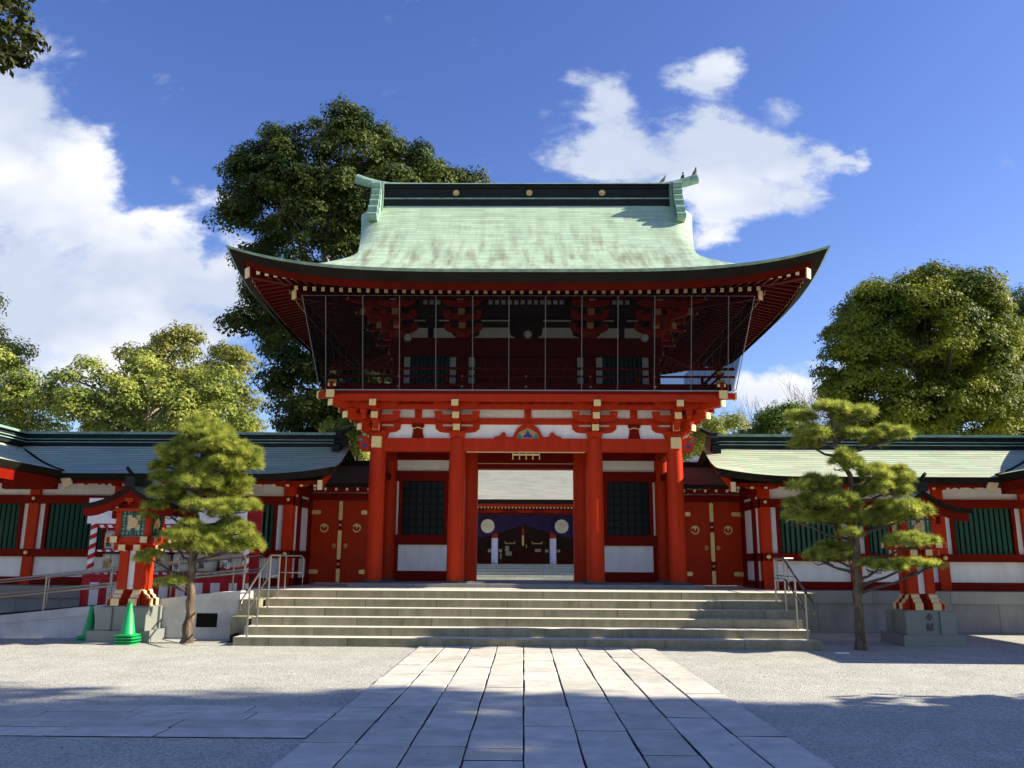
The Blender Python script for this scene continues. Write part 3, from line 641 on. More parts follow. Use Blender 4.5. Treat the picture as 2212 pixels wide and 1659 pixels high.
def upper_storey():
    # inner body
    b = MB(); b.box(-3.3, 3.3, 21.5, 24.7, 5.665, 8.9); b.build('upper_core', WOODD, gate)
    ux = [-3.4, -1.68, 1.68, 3.4]
    for y in (21.4, 24.8):
        for x in ux: smooth_angle(MB().lathe([(.15, 5.665), (.15, 7.38)], (x, y, 0), 16).build('upper_column', REDD, gate))
    b = MB()
    for z0, z1, d in ((5.67, 5.85, .1), (6.87, 7.15, .16), (7.15, 7.38, .10)): b.box(-3.6, 3.6, 21.4-d, 21.4+d, z0, z1)
    b.build('upper_beams', REDD, gate)
    b = MB()
    for z0, z1, d in ((5.67, 5.85, .1), (6.87, 7.15, .16), (7.15, 7.38, .10)): b.box(-3.6, 3.6, 24.8-d, 24.8+d, z0, z1)
    b.build('upper_beams', REDD, gate)
    for s in (-1, 1):
        def X(a_, b_): return (s*a_, s*b_) if s > 0 else (s*b_, s*a_)
        w = MB().box(*X(2.05, 3.05), 21.42, 21.45, 5.9, 6.87).build('upper_window', BLACK, gate)
        b = MB()
        for k in range(9): x = s*(2.1+.9*k/8); b.bar((x, 21.40, 5.9), (x, 21.40, 6.87), .06, .06, side=(.7, .7, 0))
        b.build('lattice_bars', mat('dark_green_bars', (.01, .09, .10), rough=.5), w)
        for xa, xb in ((1.86, 2.02), (3.08, 3.24), (1.36, 1.52)): MB().box(*X(xa, xb), 21.38, 21.42, 5.9, 6.87).build('upper_panel', WHITE, gate)
        # white silhouettes over the beams
        for (xa, xb) in ((1.98, 2.45), (2.65, 3.1)):
            m_ = 1
            fl = [(xa-.12, 7.39), (xb+.02, 7.39), (xb+.02, 7.66), (xa+.06, 7.68), (xa, 7.5)] if xa < 2.4 else [(xa-.02, 7.39), (xb+.12, 7.39), (xb, 7.5), (xb-.06, 7.68), (xa-.02, 7.66)]
            fix_normals(MB().pxz([(s*x, z) for x, z in fl], 21.36, 21.39).build('upper_panel', WHITE, gate))
        fix_normals(MB().pxz([(s*x, z) for x, z in ((.28, 7.39), (1.45, 7.39), (1.25, 7.47), (1.22, 7.68), (.45, 7.68), (.42, 7.48))], 21.36, 21.39).build('upper_panel', WHITE, gate))
        for z in (7.86, 8.06):
            for (xa, xb) in ((.45, 1.2), (2.05, 2.35), (2.7, 3.0)): MB().box(*X(xa, xb), 21.36, 21.39, z, z+.035).build('upper_panel', WHITE, gate)
        for k in range(3):
            x = s*(2.33+.17*k+.0); MB().box(x-.055, x+.055, 20.98, 21.02, 8.22, 8.42).build('upper_slot', WHITE, gate)
        for k in range(6):
            x = s*(.09+.17*k); MB().box(x-.055, x+.055, 20.98, 21.02, 8.22, 8.42).build('upper_slot', WHITE, gate)
        d = MB().box(*X(.02, 1.3), 21.40, 21.44, 5.9, 6.87).build('upper_door', REDD, gate)
        b = MB()
        for k in range(3): b.bar((s*(.15+.35*k), 21.37, 6.05), (s*(.4+.35*k), 21.37, 6.7), .03, .02)
        b.build('door_brace', RED, d)
    MB().box(-3.4, 3.4, 21.03, 21.08, 7.9, 8.6).build('frieze_board', WOODD, gate)
    for x, z in ((-3.12, 7.33), (.05, 7.42), (3.12, 7.33)):
        b = MB(); b.tube([(x, 21.12, z), (x, 21.09, z)], .115, 24, 0); b.tube([(x, 21.09, z), (x, 21.08, z)], .09, 24, 1)
        b.build('medallion', [COPR, WHITE], gate)
    # brackets under the roof
    for x in ux: bracket(x, 21.4, 7.38, (0, -1), n=3, step=.36, lat=.5, h=.27); bracket(x, 24.8, 7.38, (0, 1), n=3, step=.36, lat=.5, h=.27)
    for s in (-1, 1):
        for y in (21.4, 23.1, 24.8): bracket(s*3.4, y, 7.38, (s, 0), n=3, step=.36, lat=.5, h=.27)
        bracket(s*3.4, 21.4, 7.38, (s, -1), n=3, step=.36, corner=True, h=.27); bracket(s*3.4, 24.8, 7.38, (s, 1), n=3, step=.36, corner=True, h=.27)
        b = MB()
        for y0 in (21.5, 23.2): b.box(s*3.42-.02, s*3.42+.02, y0, y0+1.5, 5.9, 6.87)
        b.build('upper_panel', WHITE, gate)
        b = MB()
        for z0, z1 in ((5.67, 5.85), (6.87, 7.15), (7.15, 7.38)): b.box(s*3.3, s*3.55, 21.4, 24.8, z0+.002, z1-.002)
        b.build('upper_beams', REDD, gate)
    # railing
    def rail(p, q, r): return MB().tube([p, q], r, 10).build('handrail', REDD, gate)
    for (z, r) in ((6.25, .038), (6.05, .03)):
        smooth_angle(rail((-5.15, 20.05, z), (5.15, 20.05, z), r)); smooth_angle(rail((-5.15, 26.15, z), (5.15, 26.15, z), r))
        for s in (-1, 1): smooth_angle(rail((s*4.78, 19.75, z), (s*4.78, 26.4, z), r))
    for (y) in (20.05, 26.15): MB().box(-5.05, 5.05, y-.04, y+.04, 5.70, 5.86).build('bottom_rail', REDD, gate)
    for s in (-1, 1): MB().box(s*4.78-.04, s*4.78+.04, 19.8, 26.3, 5.701, 5.859).build('bottom_rail', REDD, gate)
    for k in range(7):
        x = -4.75+9.5*k/6
        p_ = MB().box(x-.05, x+.05, 20.02, 20.09, 5.86, 6.22 if k not in (0, 6) else 6.4).build('rail_post', REDD, gate)
        if 0 < k < 6:
            b = MB(); b.lathe([(.004, 0), (.03, .012), (.034, .03), (.02, .05)], (0, 0, 0), 10); b.v = [(x+a_, 19.99-c_+.02, 5.78+b_) for a_, b_, c_ in b.v]
            b2 = len(b.v); bb = MB(); bb.lathe([(.004, 0), (.022, .012), (.022, .02)], (0, 0, 0), 10); off = len(b.v)
            b.v += [(x+a_, 20.0-c_, 6.04+b_) for a_, b_, c_ in bb.v]; b.f += [tuple(i+off for i in f) for f in bb.f]; b.m += bb.m
            fix_normals(b.build('gilt_knob', GOLD, p_))
    for k in range(12):
        x = -4.35+8.7*k/11
        if k % 2: MB().box(x-.035, x+.035, 20.02, 20.08, 5.86, 6.03).build('baluster', REDD, gate)
    for s in (-1, 1):
        for k in range(1, 4): MB().box(s*4.78-.04, s*4.78+.04, 20.1+1.5*k-.05, 20.1+1.5*k+.05, 5.86, 6.22).build('rail_post', REDD, gate)
upper_storey()

def gate_roof():
    n = 97; nd = 34
    def sheet_front(sgn):
        rows = []; uvs = []; vv = 0; prev = None
        for j in range(nd):
            d = 4.9*j/(nd-1); w = whalf(d); row = []; ur = []
            z0 = Pz(d)
            if prev is not None: vv += sqrt((d-prev[0])**2+(z0-prev[1])**2)
            prev = (d, z0)
            for i in range(n):
                t = -1+2*i/(n-1); t = math.copysign(abs(t)**.85, t); x = t*w; y = YC - sgn*(B-d)
                z = z0 + lift(x, y)
                e = max(0, (abs(x)-4.0)/.87) if d > 2.6 else 0
                z -= .36*min(1, (d-2.6)/1.0)*min(1.0, e)**2.2 if d > 2.6 else 0
                row.append((x, y, z)); ur.append((x, vv))
            rows.append(row); uvs.append(ur)
        return rows, uvs
    b = MB()
    for sgn in (1, -1):
        rows, uvs = sheet_front(sgn); b.grid(rows, 0, uvs)
        # verge thickness
        for i in (0, n-1):
            edge = [rows[j][i] for j in range(nd) if 4.9*j/(nd-1) > 2.2]
            for p, q in zip(edge[:-1], edge[1:]):
                s = 1 if p[0] > 0 else -1
                b.quad([p, q, (q[0]-s*.10, q[1], q[2]-.26), (p[0]-s*.10, p[1], p[2]-.26)], 1)
    for s in (-1, 1):
        rows = []; uvs = []; vv = 0; prev = None
        for j in range(20):
            d = 2.5*j/19; z0 = Pz(d); wy = B-d; row = []; ur = []
            if prev: vv += sqrt((d-prev[0])**2+(z0-prev[1])**2)
            prev = (d, z0)
            for i in range(61):
                t = -1+2*i/60; y = YC+t*wy; x = s*(A-d); row.append((x, y, z0+lift(x, y)-.004)); ur.append((y, vv))
            rows.append(row); uvs.append(ur)
        b.grid(rows, 0, uvs)
    roof = fix_normals(smooth_angle(b.build('roof', [COP, DARKP], gate), 50)); roof['label'] = 'sweeping green copper sheet roof with upturned corners'
    # gable walls
    for s in (-1, 1):
        pts = [(YC+t*(B-2.4), Pz(2.4)-.1) for t in (-1, 1)] + [(YC+(B-d), Pz(d)-.3) for d in (2.6, 3.2, 3.8, 4.4, 4.9)] + [(YC-(B-d), Pz(d)-.3) for d in (4.9, 4.4, 3.8, 3.2, 2.6)]
        fix_normals(MB().pyz([(y, z) for y, z in pts], s*4.05, s*4.12).build('gable_wall', WHITE, gate))
        b = MB(); b.box(s*4.12-.04, s*4.12+.04, 22.98, 23.22, 9.2, 11.6); b.box(s*4.12-.05, s*4.12+.05, 21.6, 24.6, 9.6, 9.85); b.build('gable_strut', EAVE, gate)
    # eave edge: dark fascia, red boards, soffit
    def loop(inx, iny, dz, lf=1.0, m=40):
        P = []
        def f(x, y): return (x*(A-inx)/A, YC+(y-YC)*(B-iny)/B, 8.12+lift(x, y)*lf+dz)
        for i in range(m): P.append(f(-A+2*A*i/m, YC-B))
        for i in range(m): P.append(f(A, YC-B+2*B*i/m))
        for i in range(m): P.append(f(A-2*A*i/m, YC+B))
        for i in range(m): P.append(f(-A, YC+B-2*B*i/m))
        return P+[P[0]]
    L0, L1, L1b, L2, L2b = loop(0, 0, 0), loop(.05, .05, -.06), loop(.30, .27, -.24, .96), loop(.34, .31, -.24, .96), loop(.42, .38, -.40, .94)
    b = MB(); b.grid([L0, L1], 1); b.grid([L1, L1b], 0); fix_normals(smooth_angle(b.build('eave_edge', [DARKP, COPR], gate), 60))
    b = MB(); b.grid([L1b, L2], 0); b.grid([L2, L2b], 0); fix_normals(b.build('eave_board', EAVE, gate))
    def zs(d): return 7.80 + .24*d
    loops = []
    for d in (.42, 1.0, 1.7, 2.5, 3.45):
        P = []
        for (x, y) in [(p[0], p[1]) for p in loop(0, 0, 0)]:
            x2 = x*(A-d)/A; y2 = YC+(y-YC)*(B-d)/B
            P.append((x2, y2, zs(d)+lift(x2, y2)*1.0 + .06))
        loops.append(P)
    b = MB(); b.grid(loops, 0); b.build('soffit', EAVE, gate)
    # rafters
    proto = {}
    def raf(b, x, y0, y1, z0, z1, w=.075, h=.09, axis='y', s=1, cap=True):
        if axis == 'y':
            p, q = (x, y0, z0), (x, y1, z1)
        else:
            p, q = (y0, x, z0), (y1, x, z1)
        b.bar(p, q, w, h, 0)
        if cap:
            d = (Vector(p)-Vector(q)).normalized(); b.bar(tuple(Vector(p)+d*.012), tuple(Vector(p)+d*.001), w+.012, h+.012, 1)
    nf = 62
    for k in range(nf):
        x = -6.3+12.6*k/(nf-1)
        dmax = min(1.35, A-abs(x)+.02)
        if dmax > .5:
            b = MB(); y0 = YC-B+.40; y1 = YC-B+dmax
            raf(b, x, y0, y1, zs(.40)+lift(x, y0)-.01, zs(dmax)+lift(x, y1)-.01)
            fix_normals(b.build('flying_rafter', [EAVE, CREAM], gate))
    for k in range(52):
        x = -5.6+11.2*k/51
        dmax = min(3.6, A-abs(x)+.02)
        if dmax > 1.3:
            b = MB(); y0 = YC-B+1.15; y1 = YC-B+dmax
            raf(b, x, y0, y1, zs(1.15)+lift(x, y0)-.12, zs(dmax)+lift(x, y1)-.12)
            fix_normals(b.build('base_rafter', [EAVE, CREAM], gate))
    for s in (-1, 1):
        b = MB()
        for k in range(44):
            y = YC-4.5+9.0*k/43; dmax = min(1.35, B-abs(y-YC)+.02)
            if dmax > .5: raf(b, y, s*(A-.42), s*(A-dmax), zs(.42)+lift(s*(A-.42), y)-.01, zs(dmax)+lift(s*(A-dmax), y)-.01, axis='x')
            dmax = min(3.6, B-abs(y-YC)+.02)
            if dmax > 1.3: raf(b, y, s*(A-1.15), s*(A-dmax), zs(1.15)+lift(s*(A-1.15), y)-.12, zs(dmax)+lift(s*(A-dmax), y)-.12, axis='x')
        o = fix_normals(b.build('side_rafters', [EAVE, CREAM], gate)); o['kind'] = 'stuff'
    b = MB()
    for k in range(nf):
        x = -6.3+12.6*k/(nf-1); dmax = min(3.4, A-abs(x))
        if dmax > .5: raf(b, x, YC+B-.42, YC+B-dmax, zs(.42)+lift(x, YC+B-.42)-.01, zs(dmax)+lift(x, YC+B-dmax)-.01)
    o = fix_normals(b.build('back_rafters', [EAVE, CREAM], gate)); o['kind'] = 'stuff'
    # hip rafters with pale ends
    for s in (-1, 1):
        for t in (-1, 1):
            def hp(d, dz): x = s*(A-d); y = YC+t*(B-d); return Vector((x, y, zs(d)+lift(x, y)+dz))
            p, q = hp(.42, -.06), hp(3.4, -.20)
            h = fix_normals(MB().bar(p, q, .17, .22).build('hip_rafter', EAVE, gate)); d = (p-q).normalized()
            fix_normals(MB().bar(p+d*.03, p+d*.001, .19, .24).build('end_cap', CREAM, h))
            p, q = hp(1.3, -.27), hp(3.4, -.40)
            h = fix_normals(MB().bar(p, q, .16, .2).build('hip_rafter', EAVE, gate))
            fix_normals(MB().bar(p+d*.03, p+d*.001, .18, .22).build('end_cap', CREAM, h))
    # purlin carrying the rafters
    for y in (20.25,): MB().box(-4.7, 4.7, y-.08, y+.08, 8.12, 8.26).build('purlin', EAVE, gate)
    for s in (-1, 1): MB().box(s*4.55-.08, s*4.55+.08, 20.3, 25.9, 8.12, 8.26).build('purlin', EAVE, gate)
    # ridge
    b = MB()
    b.box(-4.22, 4.22, 22.80, 23.40, 11.78, 12.03, 0)
    b.box(-4.22, 4.22, 22.76, 23.44, 12.03, 12.065, 1)
    b.box(-4.22, 4.22, 22.86, 23.34, 12.065, 12.40, 0)
    b.box(-4.22, 4.22, 22.80, 23.40, 12.40, 12.46, 0); b.box(-4.22, 4.22, 22.74, 23.46, 12.46, 12.50, 0)
    rg = b.build('ridge', [RIDGE, COPR], gate)
    b = MB(); pts = []; rs = []
    for k in range(41):
        x = -5.12+10.24*k/40; e = max(0, (abs(x)-4.0)/1.12); pts.append((x, 23.1, 12.56+.24*e**1.7+.02*abs(x/4)**2)); rs.append(.118+.03*e)
    b.tube(pts, rs, 14, 0, sq=1.0); smooth_angle(b.build('ridge_cap', COPR, rg), 40)
    for x in (-2.08, .09, 2.24):
        b = MB(); n = 16; b.tube([(x, 22.855, 12.25), (x, 22.835, 12.25)], .085, 32)
        for k in range(n):
            an = 2*pi*k/n; c_, s_ = cos(an), sin(an)
            p = (x+.03*c_, 22.828, 12.25+.03*s_); q = (x+.095*c_, 22.828, 12.25+.095*s_)
            b.tube([p, (x+.07*c_, 22.826, 12.25+.07*s_), q], [.006, .014, .012], 6)
        b.tube([(x, 22.83, 12.25), (x, 22.815, 12.25)], .024, 12)
        b.build('gilt_crest', GOLD, rg)
    # ridge end ornaments (front and back legs hanging down the slope)
    for s in (-1, 1):
        b = MB(); x0, x1 = s*4.22, s*4.40
        b.box(x0, x1, 22.66, 23.54, 11.6, 12.52)
        for sg in (-1, 1):
            Y = lambda v: YC+sg*v
            for (ya, yb, za, zb) in ((.30, .62, 12.20, 12.44), (.34, .66, 12.0, 12.2), (.36, .70, 11.82, 12.0), (.40, .78, 11.55, 11.82), (.45, .95, 11.28, 11.55), (.62, 1.08, 11.08, 11.28)):
                b.box(s*4.26, s*4.52, min(Y(ya), Y(yb)), max(Y(ya), Y(yb)), za, zb)
                b.tube([(s*4.26, Y(yb), (za+zb)/2), (s*4.52, Y(yb), (za+zb)/2)], (zb-za)/2*.98, 10)
        fix_normals(b.build('ridge_end_ornament', COPR, gate))
gate_roof()

def net():
    nm = bpy.data.materials.new('fine_bird_net'); nm.use_nodes = True; nt = nm.node_tree; N = nt.nodes; L = nt.links
    d = N.new('ShaderNodeBsdfDiffuse'); d.inputs[0].default_value = (.006, .006, .007, 1); t = N.new('ShaderNodeBsdfTransparent'); ms = N.new('ShaderNodeMixShader'); ms.inputs[0].default_value = .58
    L.new(t.outputs[0], ms.inputs[1]); L.new(d.outputs[0], ms.inputs[2]); L.new(ms.outputs[0], N['Material Output'].inputs[0])
    wire = mat('net_wire', (.09, .10, .11), rough=.5, var=.1)
    tf = lambda x: Vector((x, 18.75, 7.72)); bf = lambda x: Vector((x*.955, 19.94, 5.69))
    MB().quad([tf(-5.33), tf(5.38), bf(5.33), bf(-5.27)]).build('bird_net', nm, gate)
    for s in (-1, 1):
        MB().quad([tf(s*5.35), (s*5.35, 27.4, 7.72), (s*5.1, 26.26, 5.69), bf(s*5.3)]).build('bird_net', nm, gate)
        for k in range(1, 9):
            MB().tube([(s*5.35, 18.75+8.65*k/8.5, 7.72), (s*5.1, 19.94+6.3*k/8.5, 5.69)], .005, 5).build('net_cable', wire, gate)
        MB().tube([(s*5.35, 18.75, 7.72), (s*5.35, 27.4, 7.72)], .006, 5).build('net_cable', wire, gate)
        MB().tube([(s*5.1, 19.9, 5.69), (s*5.1, 26.26, 5.69)], .012, 5).build('net_cable', wire, gate)
    for sx in (1019, 1135, 1250, 1364, 1479, 1592.6, 1707, 1821, 1934, 2049, 2164, 2280):
        x = at(sx*.6904, 640, 18.75)[0]
        MB().tube([tf(x), (x*1.036, 19.94, 5.69)], .011, 6).build('net_cable', wire, gate)
    for x in (-5.33, 5.38): MB().tube([tf(x), bf(x)], .011, 6).build('net_cable', wire, gate)
    MB().tube([tf(-5.33), tf(5.38)], .006, 6).build('net_cable', wire, gate)
net()

# ================================================================= CORRIDORS AND SIDE DOORS
def corridor(s):
    side = 'left' if s < 0 else 'right'
    cor = thing('corridor', ('shaded' if s < 0 else 'sunlit')+' roofed vermilion corridor with green lattice windows, %s of the gate' % side, 'corridor', (s*11, 20.8, .935), 'corridors flanking the gate')
    cols = [5.9, 8.03, 10.15, 12.28, 14.4, 16.5]
    def X(a_, b_): return (s*a_, s*b_) if s > 0 else (s*b_, s*a_)
    for c in cols:
        b = MB(); b.box(*X(c-.125, c+.125), 20.69, 20.93, .936, 3.36); o = b.build('column', RED, cor)
        b = MB(); b.lathe([(.005, 0), (.05, .006), (.055, .03), (.03, .05)], (0, 0, 0), 12); b.v = [(s*c+a_, 20.63-c_, 1.71+b_) for a_, b_, c_ in b.v]
        fix_normals(b.build('gilt_boss', GOLD, o))
        b = MB(); b.lathe([(.004, 0), (.045, .01), (.012, .02)], (0, 0, 0), 6); b.v = [(s*c+a_, 20.655-c_, 3.04+b_) for a_, b_, c_ in b.v]
        fix_normals(b.build('gilt_boss', GOLD, o))
        # boat-shaped bracket arm and gilt-ended beam under the eave
        z = 3.36
        pts = [(-.5, z+.14), (-.5, z+.08), (-.38, z+.02), (-.2, z-.001), (.2, z-.001), (.38, z+.02), (.5, z+.08), (.5, z+.14)]
        fix_normals(MB().pxz([(s*c+x, zz) for x, zz in pts], 20.72, 20.90).build('bracket', RED, cor))
        MB().box(s*c-.07, s*c+.07, 20.1, 20.72, 3.38, 3.50).build('beam_end', RED, cor)
        MB().box(s*c-.08, s*c+.08, 20.07, 20.10, 3.37, 3.51).build('gilt_cap', GOLD, cor)
    x0, x1 = 5.775, 16.6
    for z0, z1, d, nm in ((.937, 1.13, .10, 'sill_beam'), (1.615, 1.80, .15, 'waist_rail'), (2.91, 3.12, .13, 'head_beam'), (3.495, 3.60, .07, 'eave_beam')):
        MB().box(*X(x0, x1), 20.81-d, 20.81+d*.6, z0, z1).build(nm, REDD, cor)
    for a_, c_ in zip(cols[:-1], cols[1:]):
        MB().box(*X(a_+.12, c_-.12), 20.79, 20.83, 1.13, 1.615).build('wall_panel', WHITE, cor)
        MB().box(*X(a_+.12, c_-.12), 20.79, 20.83, 3.12, 3.495).build('frieze_panel', WHITE, cor)
        for (p, q) in ((a_+.125, a_+.275), (c_-.275, c_-.125)): MB().box(*X(p, q), 20.79, 20.83, 1.8, 2.91).build('wall_panel', WHITE, cor)
        wo = MB().box(*X(a_+.36, c_-.36), 20.90, 20.94, 1.8, 2.91).build('window', BLACK, cor)
        for (p, q) in ((a_+.275, a_+.36), (c_-.36, c_-.275)): MB().box(*X(p, q), 20.73, 20.88, 1.8, 2.91).build('jamb', REDD, wo)
        n = 11
        lat = MB()
        for k in range(n):
            x = s*(a_+.36+(c_-a_-.72)*(k+.5)/n); lat.bar((x, 20.80, 1.8), (x, 20.80, 2.91), .066, .066, side=(.7, .7, 0))
        lat.build('lattice', GREEN, wo)
    # back wall so that no light leaks through
    MB().box(*X(5.8, 16.6), 23.4, 23.5, .936, 3.6).build('back_wall', WHITE, cor)
    # return wall towards the side door
    b = MB(); 
    for z0, z1 in ((.937, 1.13), (1.615, 1.80), (2.91, 3.12), (3.2, 3.5)): b.box(s*5.86-.09, s*5.86+.09, 20.94, 22.7, z0, z1)
    b.box(s*5.86-.09, s*5.86+.09, 21.3, 21.5, .936, 3.2); b.box(s*5.86-.08, s*5.86+.08, 22.35, 22.7, .938, 3.2)
    b.build('return_wall_framing', REDD, cor)
    b = MB(); b.box(s*5.86-.03, s*5.86+.03, 20.94, 22.4, 1.13, 1.615); b.box(s*5.86-.03, s*5.86+.03, 20.94, 22.4, 1.8, 2.91); b.box(s*5.86-.03, s*5.86+.03, 20.94, 22.4, 3.12, 3.2)
    b.build('return_wall_panel', WHITE, cor)
    # roof: concave slopes, front eave y 19.6 z 3.56, ridge y 22.0
    def cz(d): return 3.56 + .26*d + .075*d*d
    def cl(x, d): return (.16*max(0, 1-(abs(x)-4.7)/1.8)**2)*(1-d/2.6) if abs(x) < 6.5 else 0
    b = MB()
    XE = 11.05     # where the forward wing takes over the eave
    for sg in (1, -1):
        rows, uvs = [], []; vv = 0; pr = None
        for j in range(15):
            d = 2.3*j/14; row, ur = [], []
            if pr: vv += sqrt((d-pr[0])**2+(cz(d)-pr[1])**2)
            pr = (d, cz(d))
            for i in range(60):
                x = 4.72 - .15*(1-j/14) + (20-4.72)*(i/59)**1.5
                if x < 5.4: dr = .10*((5.4-x)/.75)**2
                else: dr = 0
                row.append((s*x, 22-sg*(2.4-d), cz(d)+cl(x, d)-dr*(j/14))); ur.append((x, vv))
            rows.append(row); uvs.append(ur)
        b.grid(rows, 0, uvs)
        for j in range(14):
            p, q = rows[j][0], rows[j+1][0]
            b.quad([p, q, (q[0]+s*.09, q[1], q[2]-.17), (p[0]+s*.09, p[1], p[2]-.17)], 1)
        # eave edge
        for i in range(59):
            p, q = rows[0][i], rows[0][i+1]; o_ = .14*sg
            b.quad([p, q, (q[0], q[1]+o_, q[2]-.15), (p[0], p[1]+o_, p[2]-.15)], 1)
            b.quad([(p[0], p[1]+o_, p[2]-.15), (q[0], q[1]+o_, q[2]-.15), (q[0], q[1]+o_*2.2, q[2]-.152), (p[0], p[1]+o_*2.2, p[2]-.152)], 1)
    ro = fix_normals(smooth_angle(b.build('roof', [COPC, DARKP], cor), 50))
    # soffit and rafter ends
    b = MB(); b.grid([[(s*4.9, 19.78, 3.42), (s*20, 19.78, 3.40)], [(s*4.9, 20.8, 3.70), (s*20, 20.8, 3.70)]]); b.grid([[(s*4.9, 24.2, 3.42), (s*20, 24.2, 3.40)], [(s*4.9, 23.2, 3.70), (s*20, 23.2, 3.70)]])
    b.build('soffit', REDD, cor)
    MB().box(*X(4.95, 16.5), 19.79, 19.84, 3.335, 3.41).build('eave_board', REDD, cor)
    x = 5.05
    while x < 11.0:
        b = MB(); b.bar((s*x, 19.86, 3.335), (s*x, 20.75, 3.56), .06, .075, 0); b.bar((s*x, 19.85, 3.332), (s*x, 19.858, 3.334), .072, .085, 1)
        fix_normals(b.build('rafter', [RED, CREAM], cor)); x += .33
    # gable board end with pale plate
    fix_normals(MB().pyz([(19.72, 3.22), (19.95, 3.28), (22.0, 4.15), (22.0, 4.4), (19.95, 3.5), (19.72, 3.42)], s*4.88, s*4.94).build('bargeboard', RED, cor))
    MB().box(s*4.84, s*4.95, 19.68, 19.72, 3.2, 3.43).build('end_plate', CREAM, cor)
    b = MB(); b.pyz([(20.9, 3.5), (23.1, 3.5), (23.1, 3.8), (22, 4.3), (20.9, 3.8)], s*5.6, s*5.66); fix_normals(b.build('gable_wall', WHITE, cor))
    # ridge
    b = MB(); xr = 4.95
    b.box(*X(xr, 20), 21.80, 22.20, 4.50, 4.60, 0); b.box(*X(xr, 20), 21.75, 22.25, 4.60, 4.622, 1); b.box(*X(xr, 20), 21.83, 22.17, 4.622, 4.68, 0)
    b.box(*X(xr, 20), 21.76, 22.24, 4.68, 4.70, 1); b.box(*X(xr, 20), 21.86, 22.14, 4.70, 4.83, 0); b.box(*X(xr, 20), 21.78, 22.22, 4.83, 4.85, 1); b.box(*X(xr, 20), 21.85, 22.15, 4.85, 4.905, 1)
    rg = b.build('ridge', [RIDGE, COPR], cor)
    b = MB(); b.tube([(s*5.2, 22, 4.91), (s*4.9, 22, 4.94), (s*4.66, 22, 5.06)], [.05, .06, .05], 8); b.build('ridge_horn', RIDGE, rg)
    b = MB(); b.box(*X(4.86, 5.04), 21.66, 22.34, 4.30, 4.88); b.box(*X(4.88, 5.08), 21.5, 21.75, 4.14, 4.55); b.box(*X(4.88, 5.08), 22.25, 22.5, 4.14, 4.55)
    for k in range(3): b.tube([(s*4.84, 21.66, 4.75-.13*k), (s*5.06, 21.66, 4.75-.13*k)], .065, 8)
    b.build('ridge_end_ornament', RIDGE, rg)
    # forward wing: roof runs towards the viewer
    b = MB()
    def wz(d): return 3.62 + .22*d + .056*d*d
    rows, uvs = [], []; vv = 0; pr = None
    for j in range(13):
        d = 2.5*j/12
        if pr: vv += sqrt((d-pr[0])**2+(wz(d)-pr[1])**2)
        pr = (d, wz(d)); x = XE + d
        ys = [14.0+(19.62+.93*d-14.0)*i/14 for i in range(15)]
        rows.append([(s*x, y, wz(d)) for y in ys]); uvs.append([(y, vv) for y in ys])
    b.grid(rows, 0, uvs)
    rows2 = [[(s*(2*(XE+2.5)-abs(x)), y, z) for x, y, z in r] for r in rows]; b.grid(rows2, 0, uvs)
    for i in range(14):
        p, q = rows[0][i], rows[0][i+1]
        b.quad([p, q, (q[0]+s*.14, q[1], q[2]-.15), (p[0]+s*.14, p[1], p[2]-.15)], 1)
    for r_ in (rows, rows2):
        for j in range(12):
            p, q = r_[j][0], r_[j+1][0]; b.quad([p, q, (q[0], q[1]+.08, q[2]-.16), (p[0], p[1]+.08, p[2]-.16)], 1)
    fix_normals(smooth_angle(b.build('wing_roof', [COPC, DARKP], cor), 50))
    xr = XE+2.5
    b = MB()
    for (w_, z0, z1, mm) in ((.20, 4.50, 4.60, 0), (.25, 4.60, 4.623, 1), (.17, 4.623, 4.68, 0), (.24, 4.68, 4.701, 1), (.14, 4.701, 4.83, 0), (.22, 4.83, 4.851, 1), (.15, 4.851, 4.907, 1)):
        b.box(s*xr-w_, s*xr+w_, 14.0, 22.0-.006, z0, z1, mm)
    b.build('wing_ridge', [RIDGE, COPR], cor)
    vg = MB(); vg.tube([(s*(XE+d), 19.62+.93*d, wz(d)+.012) for d in (0, .5, 1.0, 1.5, 2.0, 2.4)], .05, 6, 0, sq=.5); vg.build('valley_gutter', DARKP, cor)
    b = MB(); b.pyz([(14.2, 3.24), (19.7, 3.24), (19.7, 3.46), (14.2, 3.46)], s*(XE+.16), s*(XE+.24))
    b.quad([(s*(XE+.2), 14.1, 3.46), (s*(XE+.2), 19.7, 3.46), (s*(XE+1.6), 19.7, 3.8), (s*(XE+1.6), 14.1, 3.8)], 0)
    fix_normals(b.build('wing_eave_board', REDD, cor))
    b = MB(); b.pxz([(s*(XE-.22), 3.30), (s*(XE-.02), 3.22), (s*(XE+.08), 3.44), (s*(XE-.16), 3.46)], 19.70, 19.76); fix_normals(b.build('end_plate', CREAM, cor))
    MB().box(*X(XE+.25, XE+1.5), 19.75, 19.95, 3.20, 3.42).build('wing_beam', REDD, cor)
    for y in (14.4, 17.0): MB().box(*X(XE+1.2, XE+1.45), y-.12, y+.12, 0.0, 3.5).build('wing_column', RED, cor)
    return cor
corL = corridor(-1); corR = corridor(1)

